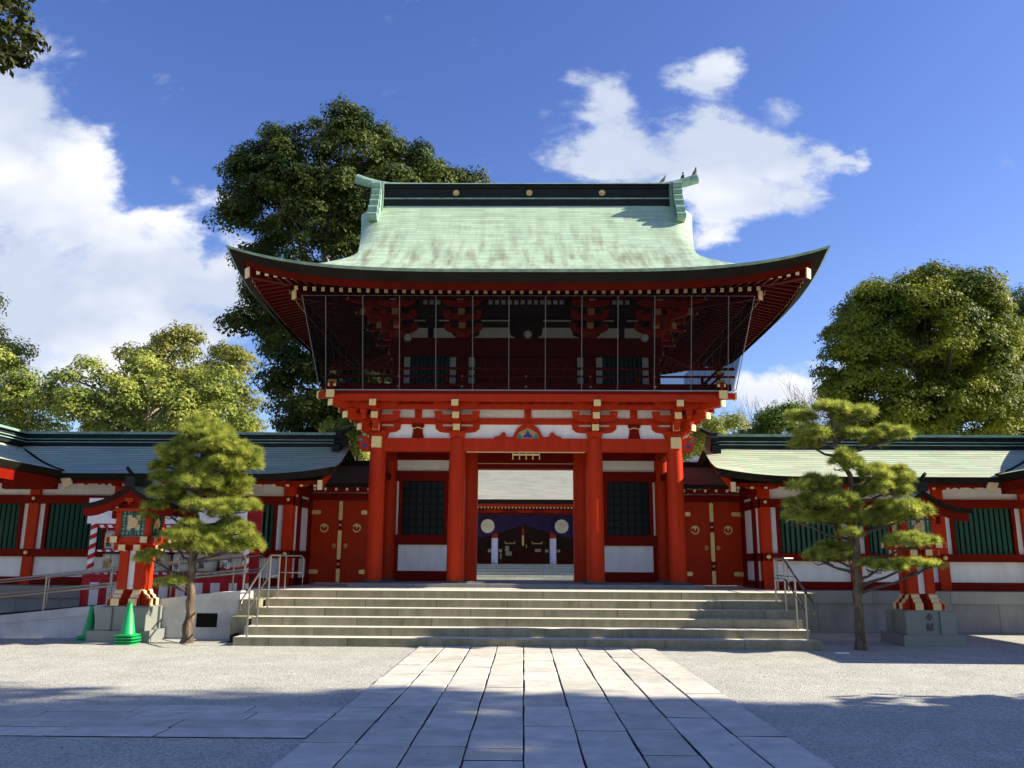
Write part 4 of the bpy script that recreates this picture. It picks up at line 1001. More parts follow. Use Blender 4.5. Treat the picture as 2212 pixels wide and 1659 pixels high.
def side_door(s):
    side = 'left' if s < 0 else 'right'
    g = thing('side_gate', 'low vermilion double-door side gate with gilt fittings, just %s of the main gate' % side, 'side gate', (s*5.0, 22.6, LZ), 'side gates beside the main gate')
    def X(a_, b_): return (s*a_, s*b_) if s > 0 else (s*b_, s*a_)
    MB().box(*X(5.87, 5.95), 22.5, 22.75, LZ, 3.16).build('post', REDD, g); MB().box(*X(3.98, 4.12), 22.5, 22.75, LZ, 3.16).build('post', REDD, g)
    MB().box(*X(3.98, 5.95), 22.48, 22.78, 3.16, 3.34).build('lintel', REDD, g)
    MB().box(*X(3.98, 5.95), 22.56, 22.7, 3.34, 3.43).build('frieze_panel', WHITE, g)
    MB().box(*X(3.98, 5.77), 21.9, 22.0, 3.33, 3.42).build('eave_beam', REDD, g)
    for (a_, b_) in ((4.99, 5.86), (4.12, 4.97)):
        d = MB().box(*X(a_, b_), 22.62, 22.68, .985, 3.155).build('door_leaf', RED if s > 0 else RED, g)
        xc = s*(a_+b_)/2; hs = s*(5.86 if b_ > 5 else 4.12)
        for z in (1.27, 2.84):
            xs_, xe = (hs, hs-s*.30) if b_ > 5 else (hs, hs+s*.30)
            pts = [(xs_, z-.055), (xe, z-.055), (xe+(.03 if xe > xs_ else -.03), z), (xe, z+.055), (xs_, z+.055)]
            fix_normals(MB().pxz(pts, 22.60, 22.62).build('hinge_strap', GOLD, d))
        b = MB(); n = 20; cz_ = 2.42
        pts = [(xc+.10*cos(2*pi*k/n), 22.585, cz_+.10*sin(2*pi*k/n)) for k in range(n+1)]
        b.tube(pts, .024, 8); b.tube([(xc, 22.62, cz_+.07), (xc, 22.57, cz_+.07)], .05, 10); b.tube([(xc, 22.575, cz_+.05), (xc, 22.575, cz_-.02)], [.03, .012], 8)
        fix_normals(b.build('ring_handle', GOLD, d))
        xl = s*(5.145 if b_ > 5 else 4.83)
        b = MB(); pts = [(xl+.045*cos(2*pi*k/12), 22.60, 1.955+.045*sin(2*pi*k/12)) for k in range(13)]
        b.tube(pts, .009, 6); b.tube([(xl-.03, 22.6, 1.99), (xl, 22.6, 1.95), (xl+.03, 22.6, 1.99)], .008, 6); b.tube([(xl, 22.6, 1.95), (xl, 22.6, 1.88)], .008, 6)
        b.build('lock_ring', GOLD, d)
    m = MB().box(*X(4.955, 5.035), 22.585, 22.62, .99, 3.15).build('meeting_stile', REDD, g)
    for z0, z1 in ((2.62, 3.15), (1.58, 2.37), (.99, 1.36)):
        x = s*4.995; fix_normals(MB().pxz([(x-.05, z0+.03), (x, z0), (x+.05, z0+.03), (x+.05, z1-.03), (x, z1), (x-.05, z1-.03)], 22.572, 22.585).build('gilt_strap', GOLD, m))
    for z in (2.5, 1.47): 
        b = MB(); b.lathe([(.002, 0), (.03, .01), (.034, .02)], (0, 0, 0), 12); b.v = [(s*4.995+a_, 22.55+c_, z+b_) for a_, b_, c_ in b.v]; fix_normals(b.build('gilt_boss', GOLD, m))
    # little roof
    b = MB()
    for sg in (1, -1):
        rows, uvs = [], []
        for j in range(9):
            d = 1.05*j/8; rows.append([(s*x, 22.65-sg*(1.1-d), 3.54+.34*d+.22*d*d) for x in (3.95, 5.0, 6.0)]); uvs.append([(x, d*1.15) for x in (3.95, 5.0, 6.0)])
        b.grid(rows, 0, uvs)
        p, q = rows[0][0], rows[0][-1]
        b.quad([p, q, (q[0], q[1]+.08*sg, q[2]-.10), (p[0], p[1]+.08*sg, p[2]-.10)], 1)
    b.box(*X(3.95, 6.0), 22.5, 22.8, 4.10, 4.18, 1); b.box(*X(3.95, 6.0), 22.55, 22.75, 4.18, 4.24, 1)
    fix_normals(b.build('roof', [BROWNCOP, DARKP], g))
    MB().quad([(s*3.95, 21.66, 3.44), (s*6.0, 21.66, 3.44), (s*6.0, 22.6, 3.6), (s*3.95, 22.6, 3.6)]).build('soffit', REDD, g)
    for k in range(6):
        x = s*(4.1+.28*k); b = MB(); b.bar((x, 21.66, 3.385), (x, 22.5, 3.52), .05, .06); b.bar((x, 21.65, 3.384), (x, 21.658, 3.385), .062, .07, 1); fix_normals(b.build('rafter', [RED, CREAM], g))
side_door(-1); side_door(1)

# ================================================================= LANTERNS
def lantern(cx, cy, label, inscription):
    g = thing('wooden_lantern', label, 'lantern', (cx, cy, 0), 'tall vermilion lanterns before the corridors')
    bx = lambda x0, x1, y0, y1, z0, z1, m=0: (cx+x0, cx+x1, cy+y0, cy+y1, z0, z1, m)
    MB().box(*bx(-.59, .59, -.55, .55, -.02, .212)).build('plinth', GRAN, g)
    b = MB()
    b.box(*bx(-.44, .44, -.42, .42, .212, .655))
    for sx in (-1, 1):
        for sy in (-1, 1): b.box(*bx(*(sorted((sx*.185, sx*.49))), *sorted((sy*.18, sy*.465)), .2125, .645))
    pe = b.build('pedestal', GRAN, g)
    MB().box(*bx(-.40, .40, -.38, .38, .655, .672)).build('top_slab', GRAN, g)
    if inscription:
        t = text_mesh(inscription, .17, 'inscription', BARKD, pe, (cx-.01, cy-.424, .44), vertical=True, spacing=1.15)
    # splayed feet with pale stepped fronts
    for dx in (-.175, .175):
        for sy in (-1, 1):
            prof = [(.10, .672), (.40, .672), (.40, .80), (.34, .82), (.32, .87), (.27, .90), (.26, .95), (.22, .98), (.10, .98)]
            f = fix_normals(MB().pyz([(cy+sy*a_, z) for a_, z in prof], cx+dx-.075, cx+dx+.075).build('foot', RED, g))
            pr = [(.405, .674), (.412, .674), (.412, .805), (.352, .83), (.332, .88), (.282, .91), (.272, .96), (.225, .985), (.218, .975), (.263, .95), (.273, .90), (.323, .87), (.343, .82), (.402, .80)]
            fix_normals(MB().pyz([(cy+sy*a_, z) for a_, z in pr], cx+dx-.08, cx+dx+.08).build('foot_cap', CREAM, f))
    for dy in (-.14, .14):
        for sx in (-1, 1):
            prof = [(.20, .673), (.42, .673), (.42, .79), (.36, .81), (.34, .86), (.29, .89), (.28, .94), (.24, .97), (.20, .97)]
            f = fix_normals(MB().pxz([(cx+sx*a_, z) for a_, z in prof], cy+dy-.06, cy+dy+.06).build('foot', RED, g))
            pr = [(.421, .674), (.428, .674), (.428, .795), (.37, .815), (.35, .865), (.30, .895), (.29, .945), (.245, .975), (.24, .965), (.281, .94), (.291, .89), (.341, .86), (.361, .81), (.421, .79)]
            fix_normals(MB().pxz([(cx+sx*a_, z) for a_, z in pr], cy+dy-.065, cy+dy+.065).build('foot_cap', CREAM, f))
    for sx in (-1, 1):
        for sy in (-1, 1): MB().box(*bx(*sorted((sx*.075, sx*.25)), *sorted((sy*.075, sy*.235)), .674, 1.72)).build('leg', RED, g)
    MB().box(*bx(-.18, .18, -.17, .17, .98, 1.72)).build('shaft_panel', WHITE, g)
    # cross beams with pale ends
    for dx in (-.17, .13):
        p = MB().box(*bx(dx-.055, dx+.065, -.36, .36, 1.735, 1.84)).build('cross_beam', RED, g)
        for sy in (-1, 1): MB().box(*bx(dx-.063, dx+.072, *sorted((sy*.361, sy*.37)), 1.73, 1.845)).build('end_cap', CREAM, p)
    for dy in (-.12, .12):
        p = MB().box(*bx(-.42, .42, dy-.05, dy+.05, 1.736, 1.838)).build('cross_beam', RED, g)
        for sx in (-1, 1): MB().box(*bx(*sorted((sx*.421, sx*.43)), dy-.055, dy+.055, 1.732, 1.842)).build('end_cap', CREAM, p)
    MB().box(*bx(-.35, .35, -.33, .33, 1.842, 1.885)).build('tray', RED, g)
    for dx in (-.30, .30):
        p = MB().box(*bx(dx-.06, dx+.06, -.46, .46, 1.888, 1.995)).build('cross_beam', RED, g)
        for sy in (-1, 1): MB().box(*bx(dx-.068, dx+.068, *sorted((sy*.461, sy*.47)), 1.882, 2.002)).build('end_cap', CREAM, p)
    for dy in (-.33, .33):
        p = MB().box(*bx(-.48, .48, dy-.05, dy+.05, 1.89, 1.99)).build('cross_beam', RED, g)
        for sx in (-1, 1): MB().box(*bx(*sorted((sx*.481, sx*.49)), dy-.058, dy+.058, 1.884, 1.996)).build('end_cap', CREAM, p)
    for sx in (-1, 1):
        for sy in (-1, 1): MB().box(*bx(*sorted((sx*.245, sx*.345)), *sorted((sy*.245, sy*.345)), 1.996, 2.60)).build('post', RED, g)
    MB().box(*bx(-.345, .345, -.347, .347, 2.55, 2.66)).build('head_beam', RED, g)
    # lattice windows with round chrysanthemum centre, four sides
    for k in range(4):
        a_ = k*pi/2; R = Matrix.Rotation(a_, 3, 'Z')
        def tr(b):
            b.v = [tuple(Vector((cx, cy, 0)) + R @ Vector(v)) for v in b.v]; return b
        b = MB(); b.box(-.245, .245, -.30, -.29, 2.0, 2.55); w = tr(b).build('window', PAPER, g)
        b = MB()
        for i in range(7):
            t = -.23+.46*i/6
            if i in (0, 6, 1, 5): b.box(t-.012, t+.012, -.335, -.305, 2.02, 2.53); b.box(-.24, .24, -.334, -.306, 2.275+t*1.08-.012, 2.275+t*1.08+.012)
            elif i in (3,):
                for (q0, q1) in ((2.02, 2.17), (2.38, 2.53)): b.box(t-.032, t-.012, -.335, -.305, q0, q1); b.box(t+.012, t+.032, -.335, -.305, q0, q1)
                for (q0, q1) in ((-.24, -.10), (.10, .24)): b.box(q0, q1, -.334, -.306, 2.275-.032, 2.275-.012); b.box(q0, q1, -.334, -.306, 2.275+.012, 2.275+.032)
            else:
                for (q0, q1) in ((2.02, 2.09), (2.46, 2.53)): b.box(t-.010, t+.010, -.335, -.305, q0, q1)
                for (q0, q1) in ((-.24, -.17), (.17, .24)): b.box(q0, q1, -.334, -.306, 2.275+t*1.08-.010, 2.275+t*1.08+.010)
        tr(b).build('lattice', GREEN, w)
        b = MB(); b.tube([(0, -.30, 2.275), (0, -.345, 2.275)], .105, 28, 0)
        for i in range(16):
            an = 2*pi*i/16; b.tube([(.02*cos(an), -.35, 2.275+.02*sin(an)), (.095*cos(an), -.35, 2.275+.095*sin(an))], [.004, .014], 5)
        tr(b).build('crest', CREAM, w)
    # curved gable roof, ridge running front to back
    xs_ = [-.95+1.9*i/30 for i in range(31)]
    def rz(x): t = abs(x)/.95; return 3.03 - .52*t**.75 + .14*t**4
    b = MB(); yf, yb = -.66, .66
    top = [(cx+x, rz(x)) for x in xs_]
    uvs = [[(yf, x) for x in xs_], [(yb, x) for x in xs_]]
    b.grid([[(x, cy+yf, z) for x, z in top], [(x, cy+yb, z) for x, z in top]], 0, uvs)
    b.grid([[(x, cy+yf, z) for x, z in top], [(cx+(x-cx)*.985, cy+yf+.02, z-.09) for x, z in top]], 1)
    b.grid([[(x, cy+yb, z) for x, z in top], [(cx+(x-cx)*.985, cy+yb-.02, z-.09) for x, z in top]], 1)
    b.grid([[(cx+(x-cx)*.985, cy+yf+.02, z-.09) for x, z in top], [(cx+(x-cx)*.985, cy+yb-.02, z-.09) for x, z in top]], 1)
    for sx in (0, -1):
        x, z = top[sx]; b.quad([(x, cy+yf, z), (x, cy+yb, z), (cx+(x-cx)*.985, cy+yb-.02, z-.09), (cx+(x-cx)*.985, cy+yf+.02, z-.09)], 1)
    fix_normals(smooth_angle(b.build('roof', [COPL, DARKP], g), 50))
    for y0 in (-.60, .55):
        b = MB(); lo = [(cx+x*.93, rz(x)-.16) for x in xs_]; hi = [(cx+x*.93, rz(x)-.075) for x in xs_]
        b.grid([[(x, cy+y0, z) for x, z in hi], [(x, cy+y0, z-.09) for x, z in lo]]); b.grid([[(x, cy+y0+.05, z) for x, z in hi], [(x, cy+y0+.05, z-.09) for x, z in lo]])
        b.grid([[(x, cy+y0, z-.09) for x, z in lo], [(x, cy+y0+.05, z-.09) for x, z in lo]])
        b.build('bargeboard', REDD, g)
        b = MB(); b.pxz([(cx-.07, 2.75), (cx-.09, 2.69), (cx-.03, 2.67), (cx, 2.62), (cx+.03, 2.67), (cx+.09, 2.69), (cx+.07, 2.75)], cy+y0-.01, cy+y0+.06); fix_normals(b.build('gable_pendant', RED, g))
        for sx in (-1, 1):
            b = MB(); b.pxz([(cx+sx*.26, 2.53), (cx+sx*.44, 2.53), (cx+sx*.44, 2.56), (cx+sx*.27, 2.635)], cy+y0+.1 if y0 < 0 else cy+y0-.1, cy+y0+.15 if y0 < 0 else cy+y0-.05); fix_normals(b.build('end_cap', CREAM, g))
    b = MB(); b.pxz([(cx-.34, 2.62), (cx+.34, 2.62), (cx+.2, 2.74), (cx, 2.86), (cx-.2, 2.74)], cy-.33, cy+.33); fix_normals(b.build('gable', REDD, g))
    MB().box(*bx(-.36, .36, -.50, .50, 2.5, 2.55)).build('eave_purlin', RED, g)
    b = MB(); b.pyz([(cy+yf+.10, 3.0), (cy+yb, 3.0), (cy+yb, 3.16), (cy+yf+.10, 3.16)], cx-.07, cx+.07)
    b.pyz([(cy+yf+.06, 3.10), (cy+yb, 3.10), (cy+yb, 3.20), (cy+yf+.06, 3.20)], cx-.045, cx+.045)
    b.pyz([(cy+yf+.0, 2.98), (cy+yf+.10, 2.98), (cy+yf+.10, 3.17), (cy+yf+.0, 3.17)], cx-.10, cx+.10)
    b.tube([(cx, cy+yf+.25, 3.19), (cx, cy+yf+.05, 3.22), (cx, cy+yf-.14, 3.32)], [.035, .04, .035], 10)
    b.build('ridge', RIDGE, g)
    return g
lantern(-7.85, 17.0, 'vermilion wooden lantern on granite pedestal standing beside the green cones', None)
lantern(7.92, 17.38, 'vermilion wooden lantern on inscribed granite pedestal, standing right of the airy pine', '奉献')

# ================================================================= VEGETATION
def raw_mesh(name, verts, faces_n, mats, parent=None, mi=None):
    """verts (n,3); all faces have faces_n corners in order"""
    o0 = ORG.get(parent.name, Vector((0, 0, 0))) if parent else Vector((0, 0, 0))
    verts = verts - np.array(o0); n = len(verts); nf = n//faces_n
    me = bpy.data.meshes.new(name); me.vertices.add(n); me.vertices.foreach_set('co', verts.astype(np.float32).ravel())
    me.loops.add(n); me.loops.foreach_set('vertex_index', np.arange(n, dtype=np.int32))
    me.polygons.add(nf); me.polygons.foreach_set('loop_start', np.arange(0, n, faces_n, dtype=np.int32))
    try: me.polygons.foreach_set('loop_total', np.full(nf, faces_n, dtype=np.int32))
    except Exception: pass
    for m in mats: me.materials.append(m)
    me.update(); me.validate()
    o = bpy.data.objects.new(name, me); COL.objects.link(o)
    if parent: o.parent = parent; ORG[o.name] = o0
    return o
def rvec(n, rng):
    v = rng.normal(size=(n, 3)); return v/np.linalg.norm(v, axis=1)[:, None]
def leaves(centres, normals, size, rng, asp=.55):
    n = len(centres); t = np.cross(normals, rvec(n, rng)); t /= np.linalg.norm(t, axis=1)[:, None]+1e-9
    b = np.cross(normals, t); s = size*(.6+.8*rng.random(n))[:, None]
    q = np.stack([centres-t*s, centres-b*s*asp, centres+t*s, centres+b*s*asp], 1)
    return q.reshape(-1, 3)
def inside(poly, x, z):
    c = np.zeros(x.shape, bool); n = len(poly)
    for i in range(n):
        x1, z1 = poly[i]; x2, z2 = poly[(i+1) % n]
        k = ((z1 > z) != (z2 > z)) & (x < (x2-x1)*(z-z1)/(z2-z1+1e-12)+x1); c ^= k
    return c
def edge_dist(poly, x, z):
    d = np.full(x.shape, 1e9); n = len(poly)
    for i in range(n):
        ax, az = poly[i]; bx, bz = poly[(i+1) % n]; vx, vz = bx-ax, bz-az
        t = np.clip(((x-ax)*vx+(z-az)*vz)/(vx*vx+vz*vz+1e-9), 0, 1); d = np.minimum(d, np.hypot(x-ax-t*vx, z-az-t*vz))
    return d
def crown_tree(name, label, outline_px, Y, trunk_px, leafm, barkm, nblob=150, blob=.75, nleaf=420, lsize=.10, seed=1, holes=(), shell=.55, group=None, limbs=14, world=None, depth=1.0, base=0.0, up_bias=.35, edge=.55, branch_r=.06, dens=2.1):
    rng = np.random.default_rng(seed)
    poly = world if world else [at(px, py, Y) for px, py in outline_px]
    hp = [[at(px, py, Y) for px, py in h] for h in holes]
    xs = np.array([p[0] for p in poly]); zs_ = np.array([p[1] for p in poly])
    C = []
    while len(C) < nblob:
        x = rng.uniform(xs.min(), xs.max(), 400); z = rng.uniform(zs_.min(), zs_.max(), 400)
        k = inside(poly, x, z)
        for h in hp: k &= ~inside(h, x, z)
        x, z = x[k], z[k]; d = edge_dist(poly, x, z)
        k = d > blob*edge; x, z, d = x[k], z[k], d[k]
        th = np.sqrt(np.maximum(d, .05))*1.35*depth
        s = np.where(rng.random(len(x)) < shell, np.where(rng.random(len(x)) < .72, -1, 1), rng.uniform(-1, 1, len(x)))
        C += list(zip(x, Y+th*s, z))
    C = np.array(C[:nblob]); cen = C.mean(0)
    lv = []
    for c in C:
        r = blob*rng.uniform(.6, 1.2); n = int(nleaf*dens*(r/blob)**2)
        d = rvec(n, rng); d[:, 2] = np.where(d[:, 2] < -.25, -d[:, 2]*.6, d[:, 2])
        d[:, 2] *= .85
        rad = r*(1-.45*rng.random(n)**2)[:, None]
        lump = 1+.22*np.sin(d[:, 0:1]*5+c[0]*3)*np.cos(d[:, 2:3]*6+c[2]*2)
        p = c+d*rad*lump+rvec(n, rng)*.06*r
        nn = d*1.2+rvec(n, rng)*.62; nn[:, 2] += up_bias; nn /= np.linalg.norm(nn, axis=1)[:, None]
        lv.append(leaves(p, nn, lsize*(.72 if dens > 1 else 1), rng))
    bx_, bz_ = at(*trunk_px[0], Y) if not world else trunk_px[0]
    g = thing(name, label, 'tree', (bx_, Y, base), group)
    raw_mesh('crown', np.concatenate(lv), 4, [leafm], g)
    b = MB(); tp = [at(*p, Y) for p in trunk_px] if not world else trunk_px
    r0_ = .30 if limbs > 8 else .22
    pts = [(bx_, Y, base-.1)]+[(x, Y, z) for x, z in tp]
    b.tube(pts, [r0_*(1-.6*i/(len(pts)-1)) for i in range(len(pts))], 9)
    fork = Vector(pts[-1]); mid = Vector(pts[max(1, len(pts)//2)])
    idx = rng.choice(len(C), min(limbs*3, len(C)), replace=False)
    for j, i in enumerate(idx):
        c = Vector(C[i]); a = fork if j % 2 else mid
        if c.z < a.z: a = Vector((a.x, a.y, max(base+1, min(a.z, c.z-.6))))
        m_ = a.lerp(c, .5)+Vector((rng.uniform(-.3, .3), rng.uniform(-.2, .2), rng.uniform(.0, .4)))
        rr = branch_r*(1.5 if j < limbs else .7); b.tube([a, a.lerp(m_, .5)+Vector((0, 0, .1)), m_, c], [rr*1.3, rr, rr*.75, rr*.25], 6)
    smooth_angle(b.build('trunk', barkm, g), 60)
    return g
EV = leafmat('broad_evergreen_leaves', (.012, .036, .008), (.125, .15, .026), trans=.28, ns=.5, rnd=.4, bias=-.8)
EVR = leafmat('yellow_tipped_leaves', (.035, .075, .009), (.34, .355, .035), trans=.38, ns=.55, rnd=.4, bias=-.75)
LT = leafmat('light_green_leaves', (.09, .15, .022), (.46, .48, .11), trans=.4)
OL = leafmat('olive_leaves', (.07, .10, .02), (.33, .32, .07), trans=.35)
FG = leafmat('near_leaves', (.012, .02, .004), (.065, .075, .014), trans=.3)

crown_tree('tall_evergreen', 'tall dark evergreen tree rising behind the left half of the gate roof',
  [(468,520),(480,430),(510,370),(560,330),(590,295),(640,285),(660,245),(740,232),(800,250),(880,292),(950,335),(1035,382),(1060,420),(1000,560),(900,640),(900,690),(900,1020),(640,1020),(585,900),(560,800),(505,760),(490,690),(520,660),(490,600),(500,560)], 34,
  [(715,900),(712,640),(700,520)], EV, BARKG, nblob=430, blob=.80, edge=.7, nleaf=300, lsize=.105, seed=3, limbs=16, base=.7, branch_r=.07)
crown_tree('rounded_tree', 'rounded olive-green tree farthest back above the left corridor roof', [(268,760),(290,725),(360,705),(440,715),(500,735),(560,770),(570,860),(520,990),(300,990),(270,830)], 40,
  [(420,920),(420,820)], OL, BARKD, nblob=70, blob=.9, nleaf=330, lsize=.11, seed=5, limbs=6, base=.7)
crown_tree('light_green_tree', 'light green open-branched tree above the left corridor roof', [(120,800),(200,790),(205,755),(235,745),(260,800),(330,770),(400,800),(470,790),(540,800),(555,860),(548,885),(570,930),(540,1020),(110,1020),(95,880)], 30,
  [(315,930),(318,860)], LT, BARKG, nblob=95, blob=.62, nleaf=260, lsize=.085, seed=8, limbs=14, base=.7, holes=[[(255,870),(300,860),(300,890),(260,900)]])
crown_tree('edge_tree', 'light green tree cut off by the left edge of the picture', [(-160,560),(-60,600),(0,668),(28,740),(70,775),(110,820),(130,1020),(-160,1020)], 31,
  [(-60,900),(-60,760)], LT, BARKD, nblob=95, blob=.75, nleaf=300, lsize=.09, seed=12, limbs=8, base=.7)
crown_tree('broad_evergreen', 'broad yellow-tipped evergreen tree above the right corridor roof', [(1757,790),(1775,750),(1790,700),(1830,660),(1845,620),(1900,590),(1950,585),(1985,565),(2010,570),(2030,585),(2060,563),(2100,565),(2120,600),(2160,640),(2175,720),(2190,800),(2180,1020),(1800,1020),(1770,870)], 34,
  [(2010,930),(2005,860),(2000,800)], EVR, BARKD, nblob=330, blob=.82, edge=.6, nleaf=330, lsize=.095, seed=21, limbs=18, base=.7, branch_r=.10,
  holes=[[(1880,840),(1960,800),(1975,850),(1900,900)],[(2040,800),(2090,790),(2080,860),(2050,870)]])
crown_tree('dark_edge_tree', 'dark evergreen tree cut off by the right edge of the picture', [(2150,640),(2195,600),(2260,590),(2340,640),(2360,1020),(2150,1020)], 37,
  [(2250,930),(2250,800)], EV, BARKD, nblob=90, blob=.85, nleaf=300, lsize=.10, seed=25, limbs=8, base=.7)
crown_tree('clipped_shrub_tree', 'low rounded green tree behind the ridge, right of the gate', [(1598,935),(1615,900),(1650,880),(1690,875),(1740,890),(1760,1020),(1600,965)], 30,
  [(1680,955),(1680,930)], leafmat('camellia_leaves', (.02, .07, .008), (.18, .26, .04)), BARKD, nblob=34, blob=.5, nleaf=260, lsize=.06, seed=31, limbs=4, base=.7, group=None)
crown_tree('small_yellow_green_tree', 'small yellow-green tree between the gate eave and right corridor ridge', [(1465,930),(1500,905),(1560,893),(1605,915),(1615,1010),(1465,1020)], 28.5,
  [(1530,1010),(1530,1020)], LT, BARKD, nblob=34, blob=.45, nleaf=240, lsize=.055, seed=33, limbs=3, base=.7)
crown_tree('gap_tree', 'small sunlit tree glimpsed between gate and left corridor ridge', [(700,915),(760,900),(810,905),(812,1010),(700,1010)], 28.5,
  [(770,1005),(770,1020)], LT, BARKD, nblob=34, blob=.42, nleaf=240, lsize=.055, seed=35, limbs=3, base=.7)
# near tree whose crown only peeks in at the top left
crown_tree('overhanging_tree', 'near tree whose dark leafy tip hangs in at the top left corner', [(-520,-320),(-60,-320),(52,-60),(66,10),(38,58),(2,92),(-60,120),(-420,60)], 9.0, [(-460, 900), (-440, 150)], FG, BARKD, nblob=170, blob=.20, edge=.5, nleaf=90, lsize=.055, seed=41, limbs=6, base=0, dens=1)
b = MB(); p0 = Vector((-9.3, 9.0, 6.0))
pt = [at(-40, 90, 9.0), at(0, 112, 9.0), at(30, 119, 9.0), at(55, 110, 9.0), at(75, 98, 9.0)]
b.tube([(-7.9, 9.0, 6.2), (-6.9, 9.0, 6.7)]+[(x, 9.0, z) for x, z in pt], [.03, .018, .012, .010, .009, .008, .005], 6)
for o in bpy.data.objects:
    if o.name == 'overhanging_tree': ot = o
b.build('bare_twig', BARKD, ot)

def bare_tree():
    rng = random.Random(5)
    g = thing('bare_tree', 'leafless winter tree with fine upright twigs behind the ridge, right of the gate', 'tree', (at(1680, 900, 44)[0], 44, .7))
    b = MB()
    def grow(p, d, L_, r, lvl):
        q = p+d*L_; m_ = p.lerp(q, .5)+Vector((rng.uniform(-1, 1), rng.uniform(-1, 1), 0))*L_*.06
        b.tube([p, m_, q], [r, r*.8, r*.55], 4 if lvl > 1 else 6)
        if lvl >= 6: return
        for k in range(3 if lvl < 5 else 2):
            nd = (d+Vector((rng.uniform(-.55, .55), rng.uniform(-.4, .4), rng.uniform(.0, .35)))).normalized()
            grow(p.lerp(q, rng.uniform(.55, 1)), nd, L_*rng.uniform(.62, .88), max(.009, r*.55), lvl+1)
    for px in (1625, 1690, 1745):
        x, z = at(px, 930, 44); grow(Vector((x, 44, .7)), Vector((0, 0, 1)), (z-.7)*.40, .10, 0)
    b.build('branches', mat('bare_twigs', (.30, .22, .18), rough=.9), g)
bare_tree()

